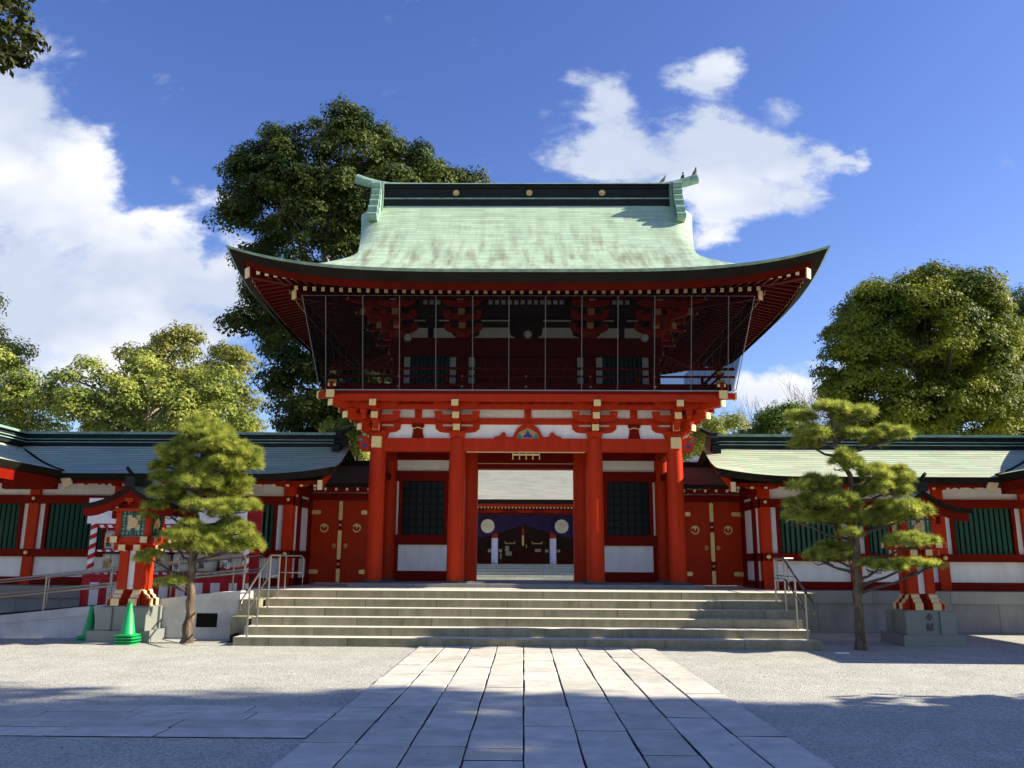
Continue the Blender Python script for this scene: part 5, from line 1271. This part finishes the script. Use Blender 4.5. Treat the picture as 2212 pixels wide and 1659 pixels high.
def needles(P, Dn, rng, ln=.125, k=18, w=.0042):
    """tufts of needles at P pointing roughly along Dn"""
    n = len(P); Pn = np.repeat(P, k, 0); D = np.repeat(Dn, k, 0)+rvec(n*k, rng)*.95; D /= np.linalg.norm(D, axis=1)[:, None]
    t = np.cross(D, rvec(n*k, rng)); t /= np.linalg.norm(t, axis=1)[:, None]+1e-9
    l = (ln*(.7+.6*rng.random(n*k)))[:, None]; st = Pn+D*.004
    return np.stack([st-t*w, st+t*w, st+D*l], 1).reshape(-1, 3)
PN = leafmat('pine_needles', (.12, .18, .025), (.80, .80, .17), trans=.5, ns=7, bias=-.95, rnd=.6)
def pine(name, label, Y, base_px, trunk_px, pads, seed, r0_=.13, dens=1.0, grow=(1, 1)):
    rng = np.random.default_rng(seed)
    bx_, _ = at(*base_px, Y); g = thing(name, label, 'pine tree', (bx_, Y, 0), 'pines before the corridors')
    b = MB(); tr = [Vector((at(*p, Y)[0], Y, at(*p, Y)[1])) for p in trunk_px]; tr[0].z = -.03
    n = len(tr); fine = []
    for i in range(n-1):
        for k in range(5): fine.append(tr[i].lerp(tr[i+1], k/5))
    fine.append(tr[-1]); m_ = len(fine)
    rs = [(r0_*(1-.72*(i/(m_-1))**.9)*(1+.07*math.sin(i*2.3)+.05*math.sin(i*5.1)))*(1.35-.35*min(1, i/3)) for i in range(m_)]
    fine = [p+Vector((.012*math.sin(i*1.3), .02*math.cos(i*.9), 0)) if i else p for i, p in enumerate(fine)]
    b.tube(fine, rs, 14); trunk = smooth_angle(b.build('trunk', BARK, g), 60)
    # bark plates
    PP, DD = [], []; br = MB()
    for (x0, x1, y0, y1, yoff) in pads:
        cx_, cz_ = at((x0+x1)/2, (y0+y1)/2, Y+yoff); xa, _ = at(x0, (y0+y1)/2, Y+yoff); xb, _ = at(x1, (y0+y1)/2, Y+yoff)
        _, za = at((x0+x1)/2, y1, Y+yoff); _, zb = at((x0+x1)/2, y0, Y+yoff)
        hx, hz = (xb-xa)/2*grow[0], (zb-za)/2*grow[1]; hy = max(hx*.75, .2)
        cy_ = Y+yoff
        # limb from the trunk to the pad
        tgt = Vector((cx_, cy_, za+hz*.5)); near = min(fine, key=lambda p: abs(p.z-(tgt.z-.12-.25*abs(tgt.x-p.x)))+.15*abs(p.x-tgt.x))
        L_ = (tgt-near).length
        if L_ > .12:
            mid = near.lerp(tgt, .5)+Vector((0, 0, -.06+.05*rng.random())); mid2 = near.lerp(tgt, .75)+Vector((0, rng.uniform(-.05, .05), -.02))
            br.tube([near, near.lerp(mid, .5)+Vector((0, 0, .02)), mid, mid2, tgt], [.034, .03, .024, .02, .012], 7)
        nsub = max(4, int(16*hx))
        for k in range(nsub):
            an = rng.uniform(0, 2*pi); rr = sqrt(rng.random()); e = Vector((cx_+hx*.9*rr*cos(an), cy_+hy*.9*rr*sin(an), cz_+rng.uniform(-.6, .1)*hz))
            st = tgt.lerp(near, rng.uniform(0, .4)); md = st.lerp(e, .5)+Vector((rng.uniform(-.05, .05), 0, rng.uniform(-.07, .03)))
            md2 = st.lerp(e, .75)+Vector((rng.uniform(-.04, .04), rng.uniform(-.04, .04), rng.uniform(-.04, .02)))
            br.tube([st, md, md2, e], [.014, .010, .007, .004], 5)
        nt_ = int(dens*640*hx*(hy+hz*1.3)*4)
        # several small dome-like sub-clumps over the pad
        ns = max(4, int(15*hx*hy*4)); sc = []
        for k in range(ns):
            an = rng.uniform(0, 2*pi); rr = sqrt(rng.random())*.82
            sc.append((cx_+hx*rr*cos(an), cy_+hy*rr*sin(an), cz_-hz*.15+hz*.85*(1-rr*rr)*rng.uniform(.1, 1.2)-hz*.5*rr*rng.uniform(.2, 1.3), rng.uniform(.06, .14)+.03*hx))
        sc = np.array(sc); w_ = rng.integers(0, ns, nt_); d = rvec(nt_, rng); d[:, 2] = np.where(rng.random(nt_) < .8, np.abs(d[:, 2]), d[:, 2]*.5)
        rad = sc[w_, 3:4]*np.array([1.15, 1.15, .62*max(.7, min(1.6, hz/.2))]); p = sc[w_, :3]+d*rad*(.6+.4*rng.random(nt_)[:, None]**.4)
        dd = d.copy(); dd[:, 2] += .55; dd /= np.linalg.norm(dd, axis=1)[:, None]
        PP.append(p); DD.append(dd)
    PP = np.concatenate(PP); DD = np.concatenate(DD)
    raw_mesh('needles', needles(PP, DD, rng), 3, [PN], g)
    smooth_angle(br.build('branches', BARKD, g), 60)
    return g, fine
def c2(a, b_, c, d, yo): return ((400+a/2.155)*.6904, (400+b_/2.155)*.6904, (1280+c/2.155)*.6904, (1280+d/2.155)*.6904, yo)
Lp = [c2(345,690,40,190,.0), c2(300,740,120,250,-.25), c2(265,820,190,300,.1), c2(420,840,200,330,-.4), c2(200,560,250,350,-.2), c2(520,955,280,430,.05), c2(170,450,330,430,.15), c2(380,800,330,440,-.35), c2(170,430,410,520,-.1), c2(560,830,430,540,.15),
      c2(330,620,430,560,-.45), c2(120,440,510,650,-.15), c2(440,830,480,620,.3), c2(560,905,600,740,-.1), c2(330,600,600,700,-.3), c2(110,400,610,740,.1), c2(600,860,740,860,.05), c2(200,560,770,900,-.3), c2(380,640,800,910,.3), c2(640,890,830,970,.1), c2(430,760,860,1000,-.2), c2(70,250,975,1035,-.1), c2(210,380,1140,1195,-.15), c2(240,420,900,960,.15)]
pineL, fineL = pine('dense_pine', 'dense bushy pine with leaning trunk in front of the barrel rack', 16.45, (402, 1390),
  [(402,1392),(409,1340),(413,1290),(412,1240),(420,1180),(424,1120),(430,1080),(440,1010),(436,950)], Lp, 4, r0_=.10, dens=.85, grow=(1.0, 1.2))
def c3(a, b_, c, d, yo): return ((2300+a/2.447)*.6904, (2300+b_/2.447)*.6904, (1200+c/2.447)*.6904, (1200+d/2.447)*.6904, yo)
def c4(a, b_, c, d, yo): return ((2300+a/2.447)*.6904, (2300+b_/2.447)*.6904, (1600+c/2.447)*.6904, (1600+d/2.447)*.6904, yo)
Rp = [c3(395,610,200,320,.1), c3(590,860,145,270,-.1), c3(760,1090,150,300,.15), c3(480,760,320,440,-.15), c3(640,1000,330,450,.1), c3(470,620,400,500,.0), c3(1045,1335,320,470,.0), c3(980,1180,400,480,.2), c3(710,950,545,690,-.1), c3(410,770,700,850,-.05), c3(560,820,760,850,.25),
      c3(930,1160,640,770,-.2), c3(1120,1400,650,780,.1), c3(980,1310,760,870,-.1), c3(420,700,860,960,.15), c3(560,920,850,960,-.2), c3(640,930,940,1060,.1), c4(345,600,20,110,-.1), c4(520,900,0,120,.1), c3(1000,1260,910,1040,.1), c3(1230,1500,900,1060,-.15), c4(960,1300,30,120,.0), c4(800,930,120,215,-.2),
      c4(1200,1580,180,290,-.35), c4(660,900,250,330,.1), c4(515,760,300,400,-.05), c4(690,900,320,400,.2), c4(940,1260,370,460,-.2), c4(1240,1430,370,440,.0), c4(1440,1560,390,440,-.1)]
pineR, fineR = pine('airy_pine', 'open cloud-pruned pine with straight trunk just right of the stone steps', 16.1, (1860, 1405),
  [(1860,1406),(1856,1340),(1852,1270),(1850,1200),(1849,1150),(1851,1090),(1836,1030),(1822,1000),(1806,965),(1800,930)], Rp, 9, r0_=.095, dens=.85, grow=(1.12, 1.3))

# trees to the right of the picture whose shade falls over the near ground
def shade_tree(i, x, y, zc, r, ry, label, seed, h=.75):
    poly = [(x+r*cos(a)*(1+.12*sin(3*a+i)), zc+r*h*sin(a)*(1+.1*cos(4*a))) for a in [2*pi*k/18 for k in range(18)]]
    crown_tree('tall_shade_tree', label, None, y, [(x, 1.5), (x, zc-r*.4)], FG, BARKD, nblob=int(9.5*r), blob=.95, nleaf=170, lsize=.17, seed=seed, limbs=6, world=poly, depth=ry, base=0, dens=1, group='shade trees right of the path')
shade_tree(0, 17.5, 4.0, 6.6, 4.6, 1.15, 'shade tree out to the right, nearest the viewer', 61)
shade_tree(1, 23.0, 7.9, 8.4, 4.6, .85, 'shade tree out to the right, beside the near ground', 62)
shade_tree(2, 15.0, 9.0, 4.6, 3.2, .7, 'low shade tree out to the right, before the lanterns', 63)
shade_tree(3, 29.0, 5.5, 13.0, 4.8, 1.2, 'tallest shade tree far out to the right', 64)
shade_tree(4, 30.0, 9.1, 17.5, 4.2, .6, 'high-crowned shade tree far out to the right', 65)

shade_tree(7, 22.0, 8.1, 15.0, 4.6, 1.0, 'broad-crowned shade tree out to the right, level with the side path', 71)
shade_tree(8, 27.0, 8.0, 19.5, 4.4, 1.0, 'very tall shade tree out to the right, nearest the corridor', 72)
shade_tree(9, 22.0, 2.3, 15.0, 5.0, 1.1, 'broad-crowned shade tree out to the right, nearer than the side path', 73)
shade_tree(10, 27.0, 0.9, 19.5, 5.0, 1.1, 'very tall shade tree out to the right, in line with the viewer', 74)

# ================================================================= RAILS
def rails():
    def t(b, pts, r=.021): b.tube(pts, r, 10)
    for s, lab in ((-1, 'steel stair handrail at the left end of the stone steps'), (1, 'steel stair handrail at the right end of the stone steps')):
        g = thing('handrail', lab, 'handrail', (s*5.22, 16.1, RIS), 'steel handrails of the steps'); x = s*5.22
        b = MB(); t(b, [(x, 15.62, .66), (x, 15.60, .78), (x, 15.66, .85), (x, 17.25, 1.655), (x, 17.95, 1.66)] if s < 0 else [(x, 15.62, .66), (x, 15.60, .78), (x, 15.66, .85), (x, 17.25, 1.655), (x+.02, 17.95, 1.66), (x+.55, 18.4, 1.66), (x+.62, 19.9, 1.66)]); smooth_angle(b.build('top_rail', STEEL, g))
        b = MB(); t(b, [(x, 16.05, .66), (x, 17.2, 1.24), (x, 17.9, 1.25)], .016); smooth_angle(b.build('lower_rail', STEEL, g))
        for y, z0, z1 in ((16.06, RIS, 1.04), (16.62, RIS*2, 1.33), (17.25, RIS*4, 1.64), (17.9, RIS*5, 1.64)):
            smooth_angle(MB().tube([(x, y, z0), (x, y, z1)], .019, 10).build('post', STEEL, g))
        if s > 0:
            for (xx, yy) in ((x+.58, 18.9), (x+.62, 19.8)): MB().tube([(xx, yy, LZ), (xx, yy, 1.65)], .017, 8).build('post', STEEL, g)
            MB().tube([(x+.55, 18.4, 1.28), (x+.62, 19.9, 1.28)], .012, 8).build('lower_rail', STEEL, g)
    zt = lambda x: .947+.105*(x+5.8)
    for y, lab in ((17.42, 'steel ramp railing along the coping of the concrete ramp'), (18.68, 'steel ramp railing along the corridor side of the ramp')):
        g = thing('ramp_railing', lab, 'railing', (-9, y, .6), 'steel railings of the ramp')
        b = MB(); t(b, [(-14.5, y, zt(-14.5)+.70), (-5.86, y, zt(-5.86)+.72), (-5.78, y, zt(-5.8)+.66), (-5.78, y, zt(-5.8)+.0)], .02); smooth_angle(b.build('top_rail', STEEL, g))
        b = MB(); t(b, [(-14.5, y, zt(-14.5)+.36), (-5.8, y, zt(-5.8)+.37)], .015); smooth_angle(b.build('lower_rail', STEEL, g))
        b = MB(); t(b, [(-14.5, y, zt(-14.5)+.42), (-5.8, y, zt(-5.8)+.43)], .012); smooth_angle(b.build('lower_rail', STEEL, g))
        for k in range(7):
            x = -5.80 - 1.36*k - (.65 if y > 18 else 0); MB().tube([(x, y, zt(x)-.02), (x, y, zt(x)+.71)], .017, 8).build('post', STEEL, g)
    g = thing('landing_railing', 'short steel railing on the left end of the landing, before the side gate', 'railing', (-5.4, 18.2, LZ))
    b = MB(); t(b, [(-5.66, 18.5, LZ), (-5.66, 18.5, 1.60), (-5.62, 18.55, 1.66), (-5.3, 18.6, 1.66), (-4.95, 18.62, 1.66), (-4.90, 18.62, 1.6), (-4.9, 18.62, LZ)], .019); smooth_angle(b.build('top_rail', STEEL, g))
    MB().tube([(-5.66, 18.5, 1.3), (-4.9, 18.62, 1.3)], .013, 8).build('lower_rail', STEEL, g)
    MB().tube([(-5.28, 18.6, LZ), (-5.28, 18.6, 1.65)], .017, 8).build('post', STEEL, g)
rails()

# ================================================================= SAKE BARREL RACK
def rack():
    g = thing('barrel_rack', 'red and white draped display rack for sake barrels, below the left corridor', 'display rack', (-8.2, 19.6, 0))
    Y0 = 19.35
    for x, tag_ in ((-10.0, 0), (-6.42, 1)):
        b = MB(); pts = [(x, Y0, .9+.05*k) for k in range(31)]
        b.tube([(x, Y0, .95), (x, Y0, 2.42)], .072, 16, 0)
        po = smooth_angle(b.build('pole', CLOTH, g))
        # spiral red ribbon
        b = MB(); n = 130; turns = 6.6
        row1, row2 = [], []
        for k in range(n+1):
            t_ = k/n; an = 2*pi*turns*t_; z = .95+1.47*t_; rr = .0745
            row1.append((x+rr*cos(an), Y0+rr*sin(an), z)); row2.append((x+rr*cos(an), Y0+rr*sin(an), min(2.42, z+.105)))
        b.grid([row1, row2]); smooth_angle(b.build('spiral_ribbon', REDC, po), 60)
    b = MB()
    for z0, z1 in ((1.235, 1.275), (1.73, 1.77)): b.box(-10.0, -6.4, Y0+.02, Y0+.75, z0, z1)
    b.box(-10.0, -6.4, Y0+.3, Y0+.5, 2.26, 2.32); b.box(-10.05, -6.35, Y0+.74, Y0+.78, .4, 2.9)
    b.build('shelves', REDC, g)
    def stripes(z0, z1, y, n=36):
        b = MB(); w = 3.5/n
        b.box(-9.95, -6.45, y, y+.012, z0, z1, 1)
        for k in range(n):
            x = -9.95+w*k; s_ = (z1-z0)*.5
            if k % 2: b.quad([(x, y-.003, z0+.004), (x+w, y-.003, z0+.004), (x+w-s_, y-.003, z1-.004), (x-s_, y-.003, z1-.004)], 0)
        b.build('striped_edge', [CLOTH, REDC], g)
    stripes(1.215, 1.275, Y0); stripes(1.725, 1.775, Y0+.0); stripes(2.27, 2.345, Y0)
    # curtain
    b = MB(); x = -10.10; k = 0; n = 40
    for i in range(n*4):
        xa = -10.10+3.82*i/(n*4); xb = -10.10+3.82*(i+1)/(n*4)
        f = lambda v: Y0-.12+.018*sin(v*23)+.01*sin(v*51)
        ph = int((xa+10.10)/.197); white = ph % 2 == 1
        b.quad([(xa, f(xa), .50), (xb, f(xb), .50), (xb, f(xb), 1.045), (xa, f(xa), 1.045)], 1 if white else 0)
        b.quad([(xa, f(xa), 1.045), (xb, f(xb), 1.045), (xb, f(xb), 1.225), (xa, f(xa), 1.225)], 0)
    b.build('striped_curtain', [REDC, CLOTH], g)
    b = MB(); b.box(-10.16, -6.45, Y0-.05, Y0-.03, 2.365, 2.95); bn = b.build('banner', CLOTH, g)
    text_mesh('奉', .50, 'lettering', NAVY, bn, (-9.62, Y0-.055, 2.72), bold=.015)
    text_mesh('納', .50, 'lettering', NAVY, bn, (-8.1, Y0-.055, 2.72), bold=.015)
    # barrels
    kinds = [
      ('く\nま', '酒', GREENP, 'barrel with green scalloped band and brown writing'),
      ('の\n一', '番', None, 'plain white barrel with black brush writing'),
      ('富', '士', GREENP, 'barrel with green shoulder band and black writing'),
      ('白', '糸', None, 'greyish barrel with small black writing'),
      ('寿', '萬', None, 'pale barrel with bold black writing'),
      ('高', '砂', REDP, 'red and white barrel with black writing')]
    xs_ = [-9.62, -9.07, -8.52, -7.97, -7.42, -6.87]
    where = ['left end of', 'second from left in', 'third from left in', 'third from right in', 'second from right in', 'right end of']
    for row, (z, kk, rn) in enumerate(((1.276, [0, 3, 2, 3, 4, 5], 'lower row'), (1.776, [1, 4, 0, 3, 1, 2], 'upper row'))):
        for i, x in enumerate(xs_):
            a_, c_, band, lab = kinds[kk[i]]
            t = thing('sake_barrel', lab+', '+where[i]+' '+rn, 'barrel', (x, Y0+.33, z), 'sake barrels on the rack')
            prof = [(.20, 0), (.232, .03), (.248, .12), (.252, .22), (.248, .33), (.236, .40), (.20, .435), (.12, .445)]
            mm = [0]*len(prof)
            if band is GREENP: mm = [0, 0, 0, 0, 0, 1, 1, 0]
            if band is REDP: mm = [1, 1, 0, 0, 0, 0, 0, 0]
            b = MB(); b.lathe(prof, (x, Y0+.33, z), 30, mm); smooth_angle(b.build('body', [STRAW, band or STRAW], t), 50)
            b = MB()
            for zz in (.035, .385):
                b.tube([(x+.25*cos(2*pi*k/24), Y0+.33+.25*sin(2*pi*k/24), z+zz) for k in range(25)], .008, 5)
            b.build('rope', STRAW, t)
            inkm = BARKD if kk[i] == 0 else INK
            text_mesh(a_.replace('\n', ''), .10 if '\n' in a_ else .15, 'lettering', inkm, t, (x+.04, Y0+.33, z+.28 if len(a_) < 3 else z+.27), wrapR=.257, bold=.01, vertical=True)
            text_mesh(c_, .17, 'lettering', inkm, t, (x-.05, Y0+.33, z+.14), wrapR=.257, bold=.015)
            if kk[i] in (0, 5):
                b = MB(); rows = []
                for zz in np.linspace(.08, .30, 8):
                    hw = .10*sqrt(max(0, 1-((zz-.19)/.12)**2))+.005
                    rows.append([(x-.02+.2535*sin(u_), Y0+.33-.2535*cos(u_), z+zz) for u_ in np.linspace(-hw/.25, hw/.25, 8)])
                b.grid(rows); b.build('printed_emblem', OCHRE if kk[i] == 0 else CLOTH, t)
rack()

# ================================================================= CONES, PAPER, PIGEONS
def cones():
    def cone(x, y, z, label, h=.72):
        t = thing('traffic_cone', label, 'traffic cone', (x, y, z), 'green traffic cones by the left lantern')
        b = MB(); b.lathe([(.135, .03), (.125, .06), (.035, h-.02), (.03, h), (.02, h+.005)], (x, y, z), 28); smooth_angle(b.build('body', CONE, t), 50)
        b = MB(); r = .20
        pts = []
        for k in range(28):
            an = 2*pi*k/28; c_, s_ = cos(an), sin(an); q = max(abs(c_), abs(s_)); f = min(r*1.0, r/q*.98) if False else r/max(q, .82)
            pts.append((x+c_*f, y+s_*f))
        b.hexa([(a_, c_, z) for a_, c_ in pts], [(a_, c_, z+.022) for a_, c_ in pts]); b.hexa([(x+(a_-x)*.82, y+(c_-y)*.82, z+.022) for a_, c_ in pts], [(x+(a_-x)*.75, y+(c_-y)*.75, z+.036) for a_, c_ in pts])
        b.build('base', CONE, t); return t
    labs = ['bottom cone of the green stack in front of the lantern pedestal', 'second cone up in the green stack before the lantern pedestal', 'third cone up in the green stack before the lantern pedestal', 'topmost cone of the green stack in front of the lantern pedestal']
    for k in range(4):
        cone(-7.50+.008*((k*7) % 3-1), 16.16+.01*((k*5) % 3-1), .0+.052*k, labs[k], h=.62)
    cone(-8.62, 16.9, 0, 'bottom cone of the green pair at the left side of the pedestal', h=.6)
    cone(-8.615, 16.9, .05, 'top cone of the green pair at the left side of the pedestal', h=.6)
    b = MB(); b.box(5.50, 5.72, 15.42, 15.50, .0, .02); tag(b.build('paper_slip', CLOTH), 'small white slip lying on gravel at the right end of the steps', 'litter')
cones()

def pigeon(x, y, z, rz, lean, m, label):
    t = thing('pigeon', label, 'pigeon', (x, y, z), 'pigeons on the ridge')
    b = MB()
    # body axis in local x / z : tail to beak
    ax = [(-.19, .035), (-.12, .06), (-.06, .085), (.0, .11), (.045, .145), (.07, .185), (.085, .215), (.10, .232), (.118, .232), (.138, .226)]
    rs = [.012, .026, .048, .058, .052, .034, .028, .030, .018, .004]
    c_, s_ = cos(lean), sin(lean)
    P = [(a_*c_-b_*s_, a_*s_+b_*c_) for a_, b_ in ax]
    b.tube([(x+px*cos(rz), y+px*sin(rz), z+pz) for px, pz in P], rs, 12, 0)
    smooth_angle(b.build('body', m, t), 60)
    b = MB()
    for dy in (-.02, .02): b.tube([(x-dy*sin(rz), y+dy*cos(rz), z-.005), (x-dy*sin(rz), y+dy*cos(rz), z+.08)], .006, 6)
    b.build('legs', REDP, t)
    b = MB()
    for dy in (-1, 1):
        pts = [(-.15, .05), (-.08, .075), (.0, .12), (.03, .13)]
        b.tube([(x+(px*c_-pz*s_)*cos(rz)-dy*.042*sin(rz), y+(px*c_-pz*s_)*sin(rz)+dy*.042*cos(rz), z+px*s_+pz*c_) for px, pz in pts], [.008, .024, .03, .012], 8)
    smooth_angle(b.build('wing', m, t), 60)
    t.scale = (.84, .84, .84)
def zr(px): return at(px, 389, 23.1)[0]
def ztop(x): e = max(0, (abs(x)-4.0)/1.12); return 12.56+.24*e**1.7+.02*abs(x/4)**2+.118+.03*e-.005
for px, rz, ln, m, lab in ((1434, -.3, .15, PIGL, 'pale pigeon perched on the flat ridge, leftmost of the three'), (1477, -1.2, .55, PIG, 'dark upright pigeon perched between the other two'), (1505, -.2, .45, PIG, 'dark pigeon perched at the very tip of the ridge horn')):
    x = zr(px); pigeon(x, 23.1, ztop(x), rz, ln, m, lab)

# ================================================================= MAIN HALL BEYOND
def hall():
    g = thing('main_hall', 'main shrine hall with pale roof and purple curtain seen through the gate', 'hall', (0, 40, .7))
    b = MB()
    for k in range(6):
        b.box(-9, 9, 39.2+.3*k, 46, .70+.123*k-.02, .70+.123*(k+1), uv=True)
    b.build('steps', slabmat('hall_step_stone', (.62, .64, .54), (.45, .48, .38), .9, .123, stain=.5), g)
    for x in (-1.46, 1.39):
        c = smooth_angle(MB().lathe([(.15, 1.44), (.15, 4.1)], (x, 41.3, 0), 20).build('pillar', RED, g))
        smooth_angle(MB().lathe([(.162, 1.46), (.16, 2.68)], (x, 41.3, 0), 20).build('cloth_wrap', mat('blue_white_wrap', (.60, .62, .86), var=.04) if 'blue_white_wrap' not in bpy.data.materials else bpy.data.materials['blue_white_wrap'], c))
    for x in (-4.4, 4.4): MB().lathe([(.15, 1.44), (.15, 4.1)], (x, 41.3, 0), 20).build('pillar', RED, g)
    # roof
    b = MB(); rows, uvs = [], []
    for j in range(14):
        d = 5.5*j/13; rows.append([(x, 39.6+d, 4.45+.52*d+.05*d*d) for x in (-9.5, -3, 0, 3, 9.5)]); uvs.append([(x, d*1.2) for x in (-9.5, -3, 0, 3, 9.5)])
    b.grid(rows, 0, uvs); b.quad([(-9.5, 39.6, 4.45), (9.5, 39.6, 4.45), (9.5, 39.75, 4.25), (-9.5, 39.75, 4.25)], 1)
    b.box(-9.5, 9.5, 44.9, 45.4, 8.4, 9.2, 1)
    b.build('roof', [HALLC, DARKP], g)
    MB().box(-9.4, 9.4, 39.8, 39.86, 4.12, 4.25).build('eave_board', RED, g)
    MB().quad([(-9.4, 39.8, 4.22), (9.4, 39.8, 4.22), (9.4, 42.5, 4.75), (-9.4, 42.5, 4.75)]).build('soffit', REDD, g)
    for k in range(36):
        x = -2.9+5.8*k/35; b = MB(); b.bar((x, 39.9, 4.08), (x, 41.4, 4.4), .06, .07); b.bar((x, 39.88, 4.079), (x, 39.898, 4.08), .07, .08, 1); fix_normals(b.build('rafter', [RED, CREAM], g))
    MB().box(-9, 9, 41.2, 41.4, 3.82, 4.05).build('beam', RED, g)
    for x in (-1.46, 0, 1.39): 
        b = MB(); b.pxz([(x-.45, 4.05), (x-.3, 3.9), (x+.3, 3.9), (x+.45, 4.05)], 41.05, 41.2); fix_normals(b.build('bracket', RED, g))
    # curtain with two round crests, drawn up in the middle
    rows = []
    n = 80; xs_ = [-4.2+8.4*i/n for i in range(n+1)]
    def low(x): t = min(1, abs(x-.0)/2.2); return 3.35-.68*t**.9 if abs(x) < 2.2 else 2.67
    for k in range(7):
        rows.append([(x, 41.0+.05*sin(x*9)+.03*sin(x*23), 3.84+(low(x)-3.84)*k/6) for x in xs_])
    b = MB(); b.grid(rows); cu = smooth_angle(b.build('purple_curtain', PURP, g), 60)
    for cx_ in (-1.80, 1.80):
        b = MB(); b.tube([(cx_, 40.94, 3.25), (cx_, 40.91, 3.25)], .33, 40)
        cr_ = b.build('curtain_crest', mat('cream_crest', (.62, .62, .50)) if 'cream_crest' not in bpy.data.materials else bpy.data.materials['cream_crest'], cu)
        b = MB()
        for k in range(16):
            an = 2*pi*k/16; b.bar((cx_+.05*cos(an), 40.905, 3.25+.05*sin(an)), (cx_+.32*cos(an), 40.905, 3.25+.32*sin(an)), .008, .008)
        b.build('petal_lines', OCHRE, cr_)
    # dark interior, fence and altar fittings
    MB().box(-9, 9, 46.0, 46.1, 1.4, 6).build('back_wall', WOODD, g)
    b = MB(); b.box(-9, 9, 41.5, 46, 1.44, 1.47); b.build('floor', WOODD, g)
    for (xa, xb) in ((-1.2, 1.1), (1.6, 3.4), (-3.6, -1.75)):
        b = MB(); b.box(xa, xb, 43.0, 43.06, 2.02, 2.08); b.box(xa, xb, 43.0, 43.06, 1.55, 1.61)
        k = xa
        while k < xb: b.box(k, k+.035, 43.01, 43.05, 1.48, 2.02); k += .14
        b.build('inner_fence', REDD, g)
    b = MB(); b.lathe([(.05, 2.35), (.06, 2.75), (.05, 2.85)], (-.08, 41.9, 0), 10, 0); b.lathe([(.045, 2.86), (.07, 3.05), (.04, 3.22), (.01, 3.3)], (-.08, 41.9, 0), 10, 1); b.build('bell_rope', [GOLD, REDP], g)
    for s in (-1, 1):
        MB().pxz([(s*.45-.05, 2.45), (s*.95-.05, 2.45), (s*.98-.05, 2.62), (s*.88-.05, 2.5), (s*.5-.05, 2.5), (s*.42-.05, 2.62)], 43.3, 43.34).build('altar_fitting', GOLD, g)
        MB().box(s*.18-.1, s*.20-.1+.02, 43.2, 43.24, 2.25, 2.42).build('altar_fitting', GOLD, g)
    for (x, z, w, h) in ((-.88, 2.2, .10, .13), (-.80, 1.96, .15, .10), (.68, 2.12, .15, .07), (-1.75, 2.1, .10, .08), (-1.22, 2.1, .08, .08), (1.12, 2.1, .08, .07), (1.72, 2.1, .08, .07), (-1.2, 1.83, .04, .13)):
        MB().box(x-w, x+w, 42.7, 42.73, z-h, z+h).build('notice_sheet', mat('aged_paper', (.5, .48, .38)) if 'aged_paper' not in bpy.data.materials else bpy.data.materials['aged_paper'], g)
    for sx in (-1, 1): MB().box(sx*9, sx*9.2, 41, 46, 1.4, 4.5).build('side_wall', WOODD, g)
hall()
